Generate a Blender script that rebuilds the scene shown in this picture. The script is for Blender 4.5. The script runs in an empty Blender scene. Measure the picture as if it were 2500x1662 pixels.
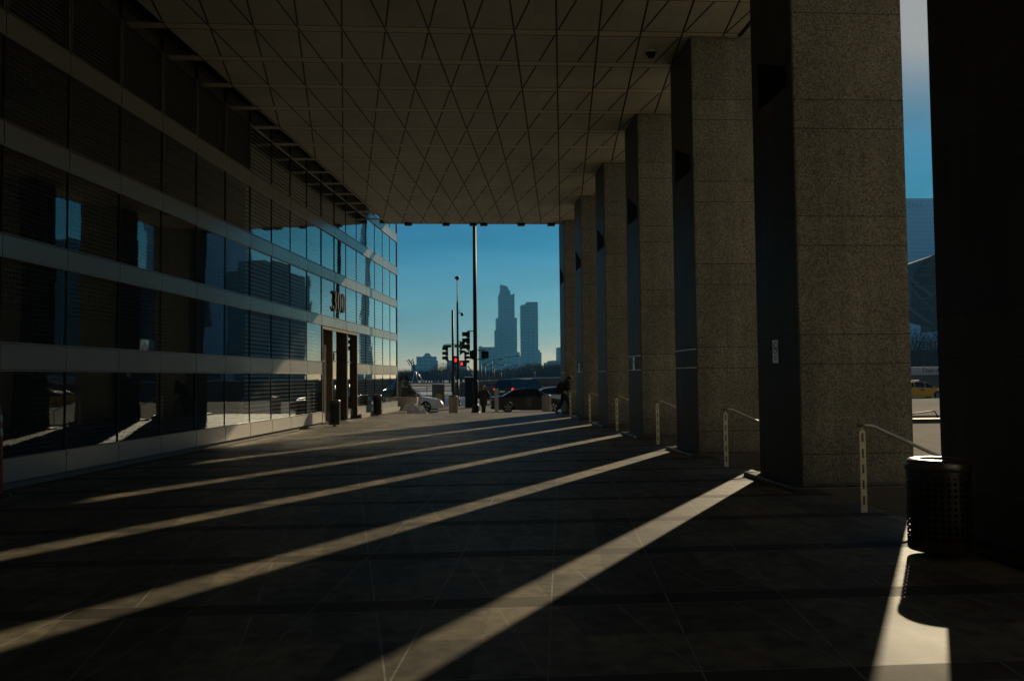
import bpy, bmesh, math, random
from mathutils import Vector, Matrix
from math import sin, cos, pi, radians, tan, atan2, hypot

# ---------------------------------------------------------------- camera, world, sun, exposure
sc = bpy.context.scene
C = sc.collection
FPX, PITCH, ROLL, YAW = 2056.9, .0431, -.0098, .0682      # focal length in pixels of the 2500 px photograph, angles in radians
_F = Vector((sin(YAW)*cos(PITCH), cos(YAW)*cos(PITCH), sin(PITCH)))
_R = Vector((cos(YAW), -sin(YAW), 0)); _U = _R.cross(_F)
_R2 = _R*cos(ROLL)+_U*sin(ROLL); _U2 = _U*cos(ROLL)-_R*sin(ROLL)
EYE = Vector((0, 0, 1.65))
cam = bpy.data.cameras.new('camera'); camo = bpy.data.objects.new('camera', cam); C.objects.link(camo)
M = Matrix.Identity(4)
for i in range(3):
    M[i][0], M[i][1], M[i][2], M[i][3] = _R2[i], _U2[i], -_F[i], EYE[i]
camo.matrix_world = M
cam.sensor_width = 36; cam.lens = FPX/2500*36; cam.clip_start = .05; cam.clip_end = 9000
sc.camera = camo

SUN_AZ, SUN_EL = radians(30.7), radians(21.8)
SUNV = Vector((sin(SUN_AZ)*cos(SUN_EL), cos(SUN_AZ)*cos(SUN_EL), sin(SUN_EL)))
sl = bpy.data.lights.new('sun', 'SUN'); sl.energy = 4.6; sl.angle = radians(.53); sl.color = (1, .83, .56)
so = bpy.data.objects.new('sun', sl); C.objects.link(so)
so.rotation_euler = SUNV.to_track_quat('Z', 'Y').to_euler(); so.location = (20, 30, 40)

w = bpy.data.worlds.new('World'); sc.world = w; w.use_nodes = True
nt = w.node_tree; nt.nodes.clear()
def wn(t, **k):
    n = nt.nodes.new(t)
    for a, b in k.items(): setattr(n, a, b)
    return n
sky = wn('ShaderNodeTexSky', sky_type='NISHITA', sun_disc=False, sun_elevation=SUN_EL, sun_rotation=SUN_AZ,
         altitude=180, air_density=1.6, dust_density=.7, ozone_density=3.0)
tcw = wn('ShaderNodeTexCoord'); sepw = wn('ShaderNodeSeparateXYZ'); nt.links.new(tcw.outputs['Generated'], sepw.inputs[0])
rw = wn('ShaderNodeValToRGB'); nt.links.new(sepw.outputs[2], rw.inputs[0]); el_ = rw.color_ramp.elements    # winter air: pale at the horizon, deep teal above
for p_, c_ in ((0, (.62, .74, .98)), (.033, (.36, .57, .92)), (.054, (.215, .435, .76)), (.084, (.16, .395, .66)), (.156, (.05, .27, .49)), (.20, (.045, .235, .45)), (.40, (.05, .20, .38)), (1, (.06, .17, .30))):
    e_ = el_.new(p_) if p_ not in (0, 1) else el_[0 if p_ == 0 else -1]; e_.color = (*c_, 1)
tint = wn('ShaderNodeMix', data_type='RGBA', blend_type='MULTIPLY'); tint.inputs[0].default_value = 1
nt.links.new(rw.outputs[0], tint.inputs[7])
cn = wn('ShaderNodeTexNoise'); cmp_ = wn('ShaderNodeMapping'); cmp_.inputs['Scale'].default_value = (3, 3, 22); nt.links.new(tcw.outputs['Generated'], cmp_.inputs[0]); nt.links.new(cmp_.outputs[0], cn.inputs['Vector']); cn.inputs['Scale'].default_value = 1.6; cn.inputs['Detail'].default_value = 5
cmr = wn('ShaderNodeMapRange'); nt.links.new(cn.outputs['Fac'], cmr.inputs[0]); cmr.inputs[1].default_value = .3; cmr.inputs[2].default_value = .75; cmr.inputs[3].default_value = .88; cmr.inputs[4].default_value = 1.16       # faint streaks of thin haze
cloud = wn('ShaderNodeVectorMath', operation='SCALE'); nt.links.new(sky.outputs[0], cloud.inputs[0]); nt.links.new(cmr.outputs[0], cloud.inputs['Scale'])
dt = wn('ShaderNodeVectorMath', operation='DOT_PRODUCT'); dt.inputs[1].default_value = SUNV; nt.links.new(tcw.outputs['Generated'], dt.inputs[0])
mr = wn('ShaderNodeMapRange'); nt.links.new(dt.outputs['Value'], mr.inputs[0]); mr.inputs[1].default_value = .90; mr.inputs[2].default_value = .975; mr.inputs[3].default_value = 1; mr.inputs[4].default_value = .62
dim = wn('ShaderNodeVectorMath', operation='SCALE'); nt.links.new(tint.outputs[2], dim.inputs[0]); nt.links.new(mr.outputs[0], dim.inputs['Scale'])
pw0 = wn('ShaderNodeMath', operation='POWER'); pw0.inputs[1].default_value = 330; nt.links.new(dt.outputs['Value'], pw0.inputs[0])
pw1 = wn('ShaderNodeMath', operation='MULTIPLY', use_clamp=True); pw1.inputs[1].default_value = 1.35; nt.links.new(pw0.outputs[0], pw1.inputs[0])
glow = wn('ShaderNodeMix', data_type='RGBA'); nt.links.new(pw1.outputs[0], glow.inputs[0]); nt.links.new(dim.outputs[0], glow.inputs[6]); glow.inputs[7].default_value = (3.6, 3.6, 3.5, 1)
bg = wn('ShaderNodeBackground'); bg.inputs['Strength'].default_value = .1
wo = wn('ShaderNodeOutputWorld')
nt.links.new(cloud.outputs[0], tint.inputs[6]); nt.links.new(glow.outputs[2], bg.inputs[0]); nt.links.new(bg.outputs[0], wo.inputs[0])

vs = sc.view_settings; vs.view_transform = 'Standard'; vs.look = 'None'; vs.gamma = 1; vs.exposure = 0
sc.render.engine = 'CYCLES'
cy = sc.cycles
cy.use_denoising = True; cy.max_bounces = 8; cy.diffuse_bounces = 4; cy.glossy_bounces = 4; cy.transmission_bounces = 4
cy.transparent_max_bounces = 16; cy.volume_bounces = 1; cy.sample_clamp_indirect = 20; cy.caustics_refractive = False
cy.blur_glossy = .3
random.seed(4)

def ray(x, y): return _F+_R2*((x-1250)/FPX)-_U2*((y-831)/FPX)
def at(x, y, Y): d = ray(x, y); return EYE+d*(Y/d.y)
def atz(x, y, z): d = ray(x, y); return EYE+d*((z-1.65)/d.z)
TH, D0 = .1276, 8.9216                                     # the glass front: direction and distance
FD = Vector((sin(TH), cos(TH), 0)); FN = Vector((cos(TH), -sin(TH), 0))

# ---------------------------------------------------------------- mesh helpers
class MB:
    def __init__(s): s.v = []; s.f = []; s.sm = []
    def add(s, vs_, fs, smooth=False):
        o = len(s.v); s.v += [tuple(p) for p in vs_]
        for f in fs: s.f.append([i+o for i in f]); s.sm.append(smooth)
        return s
    def box(s, x0, y0, z0, x1, y1, z1, m=None):
        p = [Vector(q) for q in ((x0,y0,z0),(x1,y0,z0),(x1,y1,z0),(x0,y1,z0),(x0,y0,z1),(x1,y0,z1),(x1,y1,z1),(x0,y1,z1))]
        if m: p = [m @ q for q in p]
        return s.add(p, [(0,3,2,1),(4,5,6,7),(0,1,5,4),(1,2,6,5),(2,3,7,6),(3,0,4,7)])
    def bar(s, a, b, wx, wz=None, up=(0,0,1)):
        a = Vector(a); b = Vector(b); wz = wz or wx; d = (b-a).normalized()
        r = d.cross(Vector(up)); r = r.normalized() if r.length > 1e-4 else Vector((1,0,0)); u = r.cross(d)
        p = [q+r*i*wx/2+u*j*wz/2 for q in (a, b) for i, j in ((-1,-1),(1,-1),(1,1),(-1,1))]
        return s.add(p, [(0,1,2,3),(7,6,5,4),(0,4,5,1),(1,5,6,2),(2,6,7,3),(3,7,4,0)])
    def tube(s, pts, r, n=10, caps=True, smooth=True):
        pts = [Vector(p) for p in pts]; rs = r if isinstance(r, (list, tuple)) else [r]*len(pts)
        vs_ = []; fs = []; ref = None
        for i, p in enumerate(pts):
            d = (pts[min(i+1, len(pts)-1)]-pts[max(i-1, 0)]).normalized()
            if ref is None: ref = d.cross(Vector((0,0,1))) if abs(d.z) < .95 else d.cross(Vector((0,1,0)))
            a = (ref-d*ref.dot(d)).normalized(); b = d.cross(a); ref = a
            vs_ += [p+(a*cos(2*pi*k/n)+b*sin(2*pi*k/n))*rs[i] for k in range(n)]
        for i in range(len(pts)-1):
            for k in range(n):
                fs.append((i*n+k, i*n+(k+1) % n, (i+1)*n+(k+1) % n, (i+1)*n+k))
        s.add(vs_, fs, smooth)
        if caps:
            o = len(s.v)-len(vs_)
            s.f.append([o+k for k in range(n)][::-1]); s.sm.append(False)
            s.f.append([o+(len(pts)-1)*n+k for k in range(n)]); s.sm.append(False)
        return s
    def lathe(s, prof, c=(0,0,0), n=24, smooth=True):
        c = Vector(c); vs_ = []; fs = []
        for r, z in prof: vs_ += [c+Vector((r*cos(2*pi*k/n), r*sin(2*pi*k/n), z)) for k in range(n)]
        for i in range(len(prof)-1):
            for k in range(n): fs.append((i*n+k, i*n+(k+1) % n, (i+1)*n+(k+1) % n, (i+1)*n+k))
        return s.add(vs_, fs, smooth)
    def prism(s, poly, a0, a1, fn):
        n = len(poly); vs_ = [fn(p, a0) for p in poly]+[fn(p, a1) for p in poly]
        fs = [tuple(range(n))[::-1], tuple(range(n, 2*n))]+[(i, (i+1) % n, n+(i+1) % n, n+i) for i in range(n)]
        return s.add(vs_, fs)
    def build(s, name, m, parent=None, bevel=0, fix=True):
        me = bpy.data.meshes.new(name); me.from_pydata(s.v, [], s.f); me.update()
        for p, q in zip(me.polygons, s.sm): p.use_smooth = q
        if fix: bm = bmesh.new(); bm.from_mesh(me); bmesh.ops.recalc_face_normals(bm, faces=bm.faces); bm.to_mesh(me); bm.free()
        me.materials.append(m); o = bpy.data.objects.new(name, me); C.objects.link(o)
        if parent: o.parent = parent
        if bevel:
            b = o.modifiers.new('Bevel', 'BEVEL'); b.width = bevel; b.segments = 2; b.limit_method = 'ANGLE'
        return o
def tag(o, label=None, cat=None, group=None, kind=None):
    for k, v in (('label', label), ('category', cat), ('group', group), ('kind', kind)):
        if v: o[k] = v
    return o
def empty(name, loc=(0,0,0), rz=0, label=None, cat=None, group=None):
    o = bpy.data.objects.new(name, None); o.empty_display_size = .2; C.objects.link(o)
    o.location = loc; o.rotation_euler = (0, 0, rz); return tag(o, label, cat, group)
def kids(o): return [c for c in bpy.data.objects if c.parent == o]
def copy_tree(o, parent=None):
    c = o.copy(); C.objects.link(c); c.parent = parent
    for ch in kids(o): copy_tree(ch, c)
    return c

# ---------------------------------------------------------------- material helpers
class NG:
    def __init__(s, name):
        s.m = bpy.data.materials.new(name); s.m.use_nodes = True; s.t = s.m.node_tree
        s.b = s.t.nodes['Principled BSDF']; s.out = s.t.nodes['Material Output']
    def n(s, t, **k):
        n = s.t.nodes.new(t)
        for a, b in k.items(): setattr(n, a, b)
        return n
    def l(s, a, b): s.t.links.new(a, b)
    def _in(s, sock, v):
        if hasattr(v, 'is_output') or isinstance(v, bpy.types.NodeSocket): s.l(v, sock)
        else: sock.default_value = v
    def math(s, op, a, b=0, c=None):
        n = s.n('ShaderNodeMath', operation=op); s._in(n.inputs[0], a); s._in(n.inputs[1], b)
        if c is not None: s._in(n.inputs[2], c)
        return n.outputs[0]
    def xyz(s, kind='Object'):
        tc = s.n('ShaderNodeTexCoord'); sp = s.n('ShaderNodeSeparateXYZ'); s.l(tc.outputs[kind], sp.inputs[0]); s.tc = tc.outputs[kind]
        return sp.outputs
    def noise(s, scale, detail=4, rough=.55, vec=None):
        n = s.n('ShaderNodeTexNoise'); n.inputs['Scale'].default_value = scale; n.inputs['Detail'].default_value = detail
        n.inputs['Roughness'].default_value = rough
        s.l(vec if vec is not None else s.coord(), n.inputs['Vector']); return n.outputs['Fac']
    def coord(s):
        if not hasattr(s, 'tc'): s.tc = s.n('ShaderNodeTexCoord').outputs['Object']
        return s.tc
    def ramp(s, f, stops):
        n = s.n('ShaderNodeValToRGB'); s.l(f, n.inputs[0]); e = n.color_ramp.elements
        while len(e) < len(stops): e.new(.5)
        for i, (p, c) in enumerate(stops): e[i].position = p; e[i].color = (*c, 1) if len(c) == 3 else c
        return n.outputs[0]
    def mix(s, f, a, b, mode='MIX'):
        n = s.n('ShaderNodeMix', data_type='RGBA', blend_type=mode); s._in(n.inputs[0], f)
        for i, v in ((6, a), (7, b)):
            if isinstance(v, tuple): v = (*v, 1) if len(v) == 3 else v
            s._in(n.inputs[i], v)
        return n.outputs[2]
    def bump(s, h, strength=.3, dist=.01):
        n = s.n('ShaderNodeBump'); n.inputs['Strength'].default_value = strength; n.inputs['Distance'].default_value = dist
        s.l(h, n.inputs['Height']); s.l(n.outputs[0], s.b.inputs['Normal']); return n
def mat(name, col, rough=.6, metal=0, var=.12, scale=6, bump=0, spec=.5, coat=0, emit=None, es=0):
    g = NG(name); b = g.b
    f = g.noise(scale, 5)
    a = tuple(c*(1-var) for c in col); c2 = tuple(min(1, c*(1+var)) for c in col)
    g.l(g.ramp(f, [(.3, a), (.7, c2)]), b.inputs['Base Color'])
    b.inputs['Roughness'].default_value = rough; b.inputs['Metallic'].default_value = metal
    b.inputs['Specular IOR Level'].default_value = spec; b.inputs['Coat Weight'].default_value = coat
    if bump: g.bump(g.noise(scale*5, 4), bump, .01)
    if emit: b.inputs['Emission Color'].default_value = (*emit, 1); b.inputs['Emission Strength'].default_value = es
    return g.m

TP = 5/3                                                     # module of soffit and paving along the columns
def tri_grid(g, y0, xa, bandlo, bandhi, jw, second=True):
    """joint mask and band mask of the triangular module (object X, Y)"""
    X, Y, Z = g.xyz('Object')
    q = g.math('DIVIDE', g.math('SUBTRACT', Y, y0), TP)
    v = g.math('FRACT', g.math('ADD', q, .5)); v = g.math('SUBTRACT', v, .5)          # -.5..+.5 about a band
    band = g.math('MULTIPLY', g.math('GREATER_THAN', v, bandlo/TP), g.math('LESS_THAN', v, bandhi/TP))
    yd = g.math('SUBTRACT', Y, y0)
    def fam(sl):
        u = g.math('DIVIDE', g.math('SUBTRACT', g.math('SUBTRACT', X, xa), g.math('MULTIPLY', yd, sl)), .848)
        fr = g.math('ABSOLUTE', g.math('SUBTRACT', g.math('FRACT', g.math('ADD', u, .5)), .5))
        return g.math('LESS_THAN', fr, jw/.848), g.math('FLOOR', g.math('ADD', u, .5))
    A, ia = fam(.1283); B, ib = fam(-.1283)
    nb = g.math('SUBTRACT', 1, band)
    e1 = g.math('LESS_THAN', g.math('ABSOLUTE', g.math('SUBTRACT', v, bandlo/TP)), jw*.7/TP)
    e2 = g.math('LESS_THAN', g.math('ABSOLUTE', g.math('SUBTRACT', v, bandhi/TP)), jw*.7/TP)
    joint = g.math('MAXIMUM', g.math('MAXIMUM', A, g.math('MULTIPLY', B, nb)), g.math('MAXIMUM', e1, e2))
    cmb = g.n('ShaderNodeCombineXYZ'); g.l(ia, cmb.inputs[0]); g.l(ib, cmb.inputs[1]); g.l(g.math('FLOOR', g.math('ADD', q, .5)), cmb.inputs[2])
    wn_ = g.n('ShaderNodeTexWhiteNoise'); g.l(cmb.outputs[0], wn_.inputs['Vector'])
    return band, joint, wn_.outputs['Value']

def m_paving():
    g = NG('granite_paving'); band, joint, rnd = tri_grid(g, 11.13, .48, -.14, .14, .006)
    sp = g.noise(190, 3, .7); big = g.noise(1.1, 5, .6); mid = g.noise(7, 4, .6)
    slab = g.ramp(g.math('ADD', g.math('MULTIPLY', sp, .5), g.math('MULTIPLY', mid, .5)), [(.38, (.09, .080, .058)), (.60, (.215, .19, .137))])
    bc = g.ramp(sp, [(.40, (.02, .018, .014)), (.6, (.14, .122, .09))])
    c = g.mix(band, slab, bc)
    c = g.mix(1, c, g.ramp(rnd, [(0, (.66, .66, .68)), (1, (1.26, 1.23, 1.17))]), 'MULTIPLY')
    c = g.mix(1, c, g.ramp(big, [(.3, (.74, .74, .76)), (.7, (1.1, 1.08, 1.04))]), 'MULTIPLY')
    c = g.mix(g.math('MULTIPLY', joint, g.ramp(g.noise(3, 3), [(.35, (.35,)*3), (.6, (1,)*3)])), c, (.25, .24, .205))
    stn = g.noise(2.3, 6, .7); c = g.mix(1, c, g.ramp(stn, [(.36, (.68, .68, .7)), (.46, (1, 1, 1))]), 'MULTIPLY')
    g.l(c, g.b.inputs['Base Color'])
    g.l(g.ramp(g.math('ADD', g.math('MULTIPLY', band, .35), g.math('MULTIPLY', big, .5)), [(0, (.55,)*3), (1, (.85,)*3)]), g.b.inputs['Roughness']); g.b.inputs['Specular IOR Level'].default_value = .10
    g.bump(g.math('ADD', g.math('MULTIPLY', sp, g.math('ADD', .35, g.math('MULTIPLY', band, 1.2))), g.math('MULTIPLY', joint, -1.2)), .35, .004)
    return g.m
def m_soffit():
    g = NG('soffit_panel'); band, joint, rnd = tri_grid(g, 16.44, .379, -.125, .14, .019)
    n = g.noise(.6, 4)
    c = g.ramp(rnd, [(0, (.43, .42, .36)), (1, (.50, .49, .42))])
    c = g.mix(band, c, (.58, .53, .42)); c = g.mix(1, c, g.ramp(n, [(.3, (.85,)*3), (.7, (1.08,)*3)]), 'MULTIPLY')
    c = g.mix(joint, c, (.015, .013, .01))
    g.l(c, g.b.inputs['Base Color']); g.b.inputs['Roughness'].default_value = .55
    g.bump(g.math('SUBTRACT', g.math('MULTIPLY', band, .5), joint), .8, .02)
    return g.m
def m_granite(name, pol=False):
    g = NG(name); X, Y, Z = g.xyz('Object')
    vo = g.n('ShaderNodeTexVoronoi'); vo.inputs['Scale'].default_value = 34; g.l(g.coord(), vo.inputs['Vector'])
    big = g.noise(1.3, 4); fine = g.noise(55, 4, .75)
    if pol: c = g.ramp(fine, [(.3, (.06, .058, .05)), (.7, (.13, .125, .108))])
    else:
        c = g.ramp(fine, [(.36, (.045, .042, .03)), (.5, (.205, .197, .148)), (.62, (.54, .515, .415))])
        bwn = g.n('ShaderNodeRGBToBW'); g.l(vo.outputs['Color'], bwn.inputs[0]); c = g.mix(.4, c, g.mix(1, (.43, .40, .305), g.mix(.75, vo.outputs['Color'], g.ramp(bwn.outputs[0], [(.2, (.1,)*3), (.8, (1,)*3)])), 'MULTIPLY'))
    c = g.mix(1, c, g.ramp(big, [(.3, (.8,)*3), (.7, (1.12,)*3)]), 'MULTIPLY')
    mp = g.n('ShaderNodeMapping'); mp.inputs['Scale'].default_value = (2.6, 2.6, .16); g.l(g.coord(), mp.inputs[0])
    c = g.mix(1, c, g.ramp(g.noise(1.5, 4, .6, mp.outputs[0]), [(.32, (.78, .79, .8)), (.68, (1.1, 1.09, 1.06))]), 'MULTIPLY')      # rain streaks
    oi = g.n('ShaderNodeObjectInfo'); cm = g.n('ShaderNodeCombineXYZ'); g.l(oi.outputs['Location'], cm.inputs[0])
    vv = g.n('ShaderNodeVectorMath', operation='ADD'); g.l(oi.outputs['Location'], vv.inputs[0]); cm2 = g.n('ShaderNodeCombineXYZ')
    g.l(g.math('FLOOR', g.math('DIVIDE', g.math('SUBTRACT', Z, .53), TP)), cm2.inputs[2]); g.l(cm2.outputs[0], vv.inputs[1])
    wnn = g.n('ShaderNodeTexWhiteNoise'); g.l(vv.outputs[0], wnn.inputs['Vector'])
    c = g.mix(1, c, g.ramp(wnn.outputs['Value'], [(0, (.86, .86, .87)), (1, (1.1, 1.09, 1.07))]), 'MULTIPLY')                        # each block a little different
    dirt = g.math('SUBTRACT', 1, g.math('MULTIPLY', g.math('LESS_THAN', Z, .9), g.math('MULTIPLY', g.math('SUBTRACT', .9, Z), g.noise(5, 4))))
    dc = g.n('ShaderNodeCombineXYZ'); [g.l(dirt, dc.inputs[i]) for i in range(3)]
    c = g.mix(1, c, dc.outputs[0], 'MULTIPLY')
    q = g.math('FRACT', g.math('DIVIDE', g.math('SUBTRACT', Z, .53), TP))
    j1 = g.math('LESS_THAN', q, .006); q2 = g.math('FRACT', g.math('DIVIDE', g.math('SUBTRACT', Z, .115), TP)); j2 = g.math('LESS_THAN', q2, .006)
    j = g.math('MAXIMUM', j1, j2)
    c = g.mix(j, c, (.03, .026, .02))
    g.l(c, g.b.inputs['Base Color'])
    if pol: g.b.inputs['Roughness'].default_value = .55; g.b.inputs['Specular IOR Level'].default_value = .22; g.bump(fine, .1, .004)
    else: g.b.inputs['Roughness'].default_value = .8; g.bump(g.math('SUBTRACT', fine, g.math('MULTIPLY', j, 2)), .5, .006)
    return g.m
def m_steel(name, col, rough=.3):
    g = NG(name)
    mp = g.n('ShaderNodeMapping'); mp.inputs['Scale'].default_value = (.7, .7, 1.1); g.l(g.coord(), mp.inputs[0])
    wv = g.noise(.9, 0, .3, mp.outputs[0]); st = g.noise(2.2, 2, .4, mp.outputs[0])
    g.l(g.ramp(st, [(0, tuple(c*.8 for c in col)), (1, col)]), g.b.inputs['Base Color'])
    g.b.inputs['Metallic'].default_value = .5; g.b.inputs['Roughness'].default_value = rough
    g.bump(wv, .35, .03); return g.m
def m_glass(name, tr, refl, fmin, wav=.12):
    g = NG(name); t = g.t; t.nodes.remove(g.b)
    tb = g.n('ShaderNodeBsdfTransparent'); tb.inputs[0].default_value = (*tr, 1)
    gl = g.n('ShaderNodeBsdfGlossy'); gl.inputs['Color'].default_value = (*refl, 1); gl.inputs['Roughness'].default_value = .015
    bn = g.n('ShaderNodeBump'); bn.inputs['Strength'].default_value = wav; bn.inputs['Distance'].default_value = .012
    g.l(g.noise(.9, 1.5, .4), bn.inputs['Height']); g.l(bn.outputs[0], gl.inputs['Normal'])
    fr = g.n('ShaderNodeFresnel'); fr.inputs[0].default_value = 1.55
    F_ = fr.outputs[0]; f = g.math('MINIMUM', g.math('ADD', g.math('ADD', g.math('MULTIPLY', F_, .5), g.math('MULTIPLY', g.math('MULTIPLY', F_, F_), 5.5)), fmin), .95)
    mx = g.n('ShaderNodeMixShader'); g.l(f, mx.inputs[0]); g.l(tb.outputs[0], mx.inputs[1]); g.l(gl.outputs[0], mx.inputs[2])
    g.l(mx.outputs[0], g.out.inputs[0]); return g.m
def m_perf(name, col, rough, metal, cyl=True, px=.052, pz=.052, r=.3, lo=0, hi=9, rad=.27):
    """sheet metal with round holes; cyl: holes run round the object's Z axis"""
    g = NG(name); X, Y, Z = g.xyz('Object')
    u = g.math('MULTIPLY', g.math('ARCTAN2', Y, X), rad/px) if cyl else g.math('DIVIDE', X, px)
    fu = g.math('SUBTRACT', g.math('FRACT', u), .5); fz = g.math('SUBTRACT', g.math('FRACT', g.math('DIVIDE', Z, pz)), .5)
    d = g.math('SQRT', g.math('ADD', g.math('MULTIPLY', fu, fu), g.math('MULTIPLY', fz, fz)))
    h = g.math('MULTIPLY', g.math('LESS_THAN', d, r), g.math('MULTIPLY', g.math('GREATER_THAN', Z, lo), g.math('LESS_THAN', Z, hi)))
    n = g.noise(9, 5)
    g.l(g.ramp(n, [(.3, tuple(c*.75 for c in col)), (.7, col)]), g.b.inputs['Base Color'])
    g.b.inputs['Roughness'].default_value = rough; g.b.inputs['Metallic'].default_value = metal
    g.l(g.math('SUBTRACT', 1, h), g.b.inputs['Alpha']); return g.m
def m_tower(name, col, mod=3.6, win=(.02, .03, .04), mx=3, vert=False):
    g = NG(name); X, Y, Z = g.xyz('Object')
    fz = g.math('GREATER_THAN', g.math('FRACT', g.math('DIVIDE', Z, mod)), .42)
    fx = g.math('GREATER_THAN', g.math('FRACT', g.math('DIVIDE', g.math('ADD', X, Y), mx)), .3)
    wmask = g.math('MULTIPLY', fz, fx) if not vert else fx
    c = g.mix(wmask, col, win); g.l(c, g.b.inputs['Base Color']); g.l(g.ramp(wmask, [(0, (.8,)*3), (1, (.25,)*3)]), g.b.inputs['Roughness'])
    return g.m

PAV, SOF, GR, GRP = m_paving(), m_soffit(), m_granite('flamed_granite'), m_granite('polished_granite', True)
DGR = mat('dark_plinth_granite', (.03, .03, .028), .3, var=.3, scale=40)
STEEL = m_steel('brushed_steel', (.46, .45, .41), .22); STEEL2 = m_steel('plinth_steel', (.46, .43, .38), .42)
GLASS = m_glass('coated_glass', (.90, .94, .92), (.92, .98, 1.0), .06)
FRAME = mat('dark_gasket', (.02, .02, .022), .5); BRONZE = mat('bronze_frame', (.16, .11, .06), .45, .3, scale=3)
LOUV = mat('louvre_metal', (.16, .155, .14), .5, .2); BLIND = m_perf('perforated_blind', (.92, .86, .70), .6, 0, cyl=False, px=.06, pz=.0417, r=.28)
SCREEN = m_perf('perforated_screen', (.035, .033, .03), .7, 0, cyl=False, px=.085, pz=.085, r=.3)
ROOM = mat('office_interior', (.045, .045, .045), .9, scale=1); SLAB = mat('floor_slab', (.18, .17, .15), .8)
RAIL = mat('satin_stainless', (.50, .44, .34), .35, .8, scale=14); POSTM = mat('warm_grey_painted_steel', (.74, .70, .60), .5, .1, scale=11)
BLACK = mat('black_painted_steel', (.010, .010, .011), .5, 0, spec=.3); CONC = mat('cast_concrete', (.30, .27, .22), .85, scale=12, bump=.3)
SNOW = mat('snow', (.55, .57, .62), .7, var=.05, scale=3, bump=.6); DSNOW = mat('dirty_ploughed_snow', (.74, .72, .70), .8, var=.3, scale=7, bump=.9)
ASPH = mat('salted_asphalt', (.165, .15, .13), 1, var=.3, scale=.5, bump=.3, spec=.06); WALK = mat('pavement_concrete', (.20, .18, .14), 1, var=.22, scale=1.3, bump=.3, spec=.06)
RUB = mat('tyre_rubber', (.014, .014, .014), .8); ALLOY = mat('alloy_wheel', (.55, .55, .56), .3, .9); CGLASS = mat('car_glass', (.006, .010, .012), .08, .0, spec=.5, coat=.2)
WHITEP = mat('white_paint', (.72, .72, .70), .35, coat=.6, scale=2); RED = mat('lit_red_lamp', (.5, .01, .005), .4, emit=(1, .02, .01), es=2.2)
TAIL = mat('tail_lamp_red', (.35, .01, .01), .2, coat=1); LAMPC = mat('clear_lamp', (.7, .7, .72), .1, .5, coat=1)

# ---------------------------------------------------------------- the setting: ground
def sheet(name, pts, z, m, thick=0):
    b = MB(); n = len(pts)
    if thick: b.prism(pts, z-thick, z, lambda p, a: Vector((p[0], p[1], a)))
    else: b.add([(x, y, z) for x, y in pts], [tuple(range(n))])
    return tag(b.build(name, m), kind='structure')
sheet('ground', [(-3000, -500), (4500, -500), (4500, 6000), (-3000, 6000)], -.62, ASPH)
FZ = .032; XS = 5.05                                                    # where the steps begin
sheet('plaza_floor', [(-12, -22), (XS, -22), (XS, 38.5), (-2.2, 38.5), (-2.6, 46.6), (-9, 46.6)], FZ, PAV, .6)
sheet('pavement', [(-40, 38.504), (30, 38.504), (30, 47.6), (-40, 47.6)], -.36, WALK, .24)
sheet('pavement', [(XS+.9, -40), (24.2, -40), (24.2, 38.5), (XS+.9, 38.5)], -.44, WALK, .16)
sheet('road', [(-300, 47.62), (300, 47.62), (300, 78), (-300, 78)], -.52, ASPH, .09)
sheet('road', [(24.25, -60), (60, -60), (60, 47.6), (24.25, 47.6)], -.524, ASPH, .08)
for i, (a, b_) in enumerate(((XS+.3, -.15), (XS+.6, -.30))):
    st = MB().box(XS+.003 if i == 0 else XS+.303, -22, -.5, a, 38.4, b_)
    tag(st.build('steps', mat('granite_step', (.10, .095, .085), .6, scale=30)), kind='structure')
lawn = MB(); NX, NY = 60, 50
for j in range(NY+1):
    for i in range(NX+1):
        x = -160+420*i/NX+.02*0; y = 104+1100*(j/NY)**1.6
        z = -.5+1.1*sin(x*.021+1.3)*sin(y*.013)*min(1, (y-104)/120)
        lawn.v.append((x, y, max(z, -.55)))
for j in range(NY):
    for i in range(NX):
        a = j*(NX+1)+i; lawn.f.append([a, a+1, a+NX+2, a+NX+1]); lawn.sm.append(True)
g = NG('thawing_snow'); X_, Y_, Z_ = g.xyz('Object')
mp = g.n('ShaderNodeMapping'); mp.inputs['Scale'].default_value = (.05, .12, 1); g.l(g.coord(), mp.inputs[0])
g.l(g.mix(g.ramp(g.noise(1.6, 6, .65, mp.outputs[0]), [(.50, (0, 0, 0)), (.58, (1, 1, 1))]), (.07, .065, .05), (.42, .46, .55)), g.b.inputs['Base Color']); g.b.inputs['Roughness'].default_value = 1; g.b.inputs['Specular IOR Level'].default_value = .1
tag(lawn.build('snow_field', g.m), kind='structure')

# ---------------------------------------------------------------- columns
CX, CY, CS, CW = 4.803, 11.475, 5.0, 1.62
def make_column():
    r = empty('granite_column', (0, 0, 0))
    MB().box(.012, 0, -.5, CW, CW, 9.815).build('shaft', GR, r, .012)
    MB().box(0, .012, .101, .0115, CW-.012, 8.49).build('polished_side_panel', GRP, r)
    MB().box(-.2, -.2, -.55, CW+.1, CW+.2, .1).build('plinth', DGR, r, .01)
    w_ = MB(); f = lambda p, a: Vector((a, p[0], p[1]))
    w_.prism([(.24, 5.80), (.24, 6.10), (1.28, 6.52), (1.28, 5.80)], -.02, .012, f)
    w_.build('wedge_wall_light', mat('wedge_black', (.014, .014, .013), .9, spec=.05), r)
    for z in (1.80, 2.17): MB().box(-.004, .012, z-.009, .006, CW-.012, z+.009).build('joint_strip', RAIL, r)
    return r
colp = make_column(); used = False; STRIPDEL = []
GC = 'granite columns along the open side of the arcade'
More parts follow.
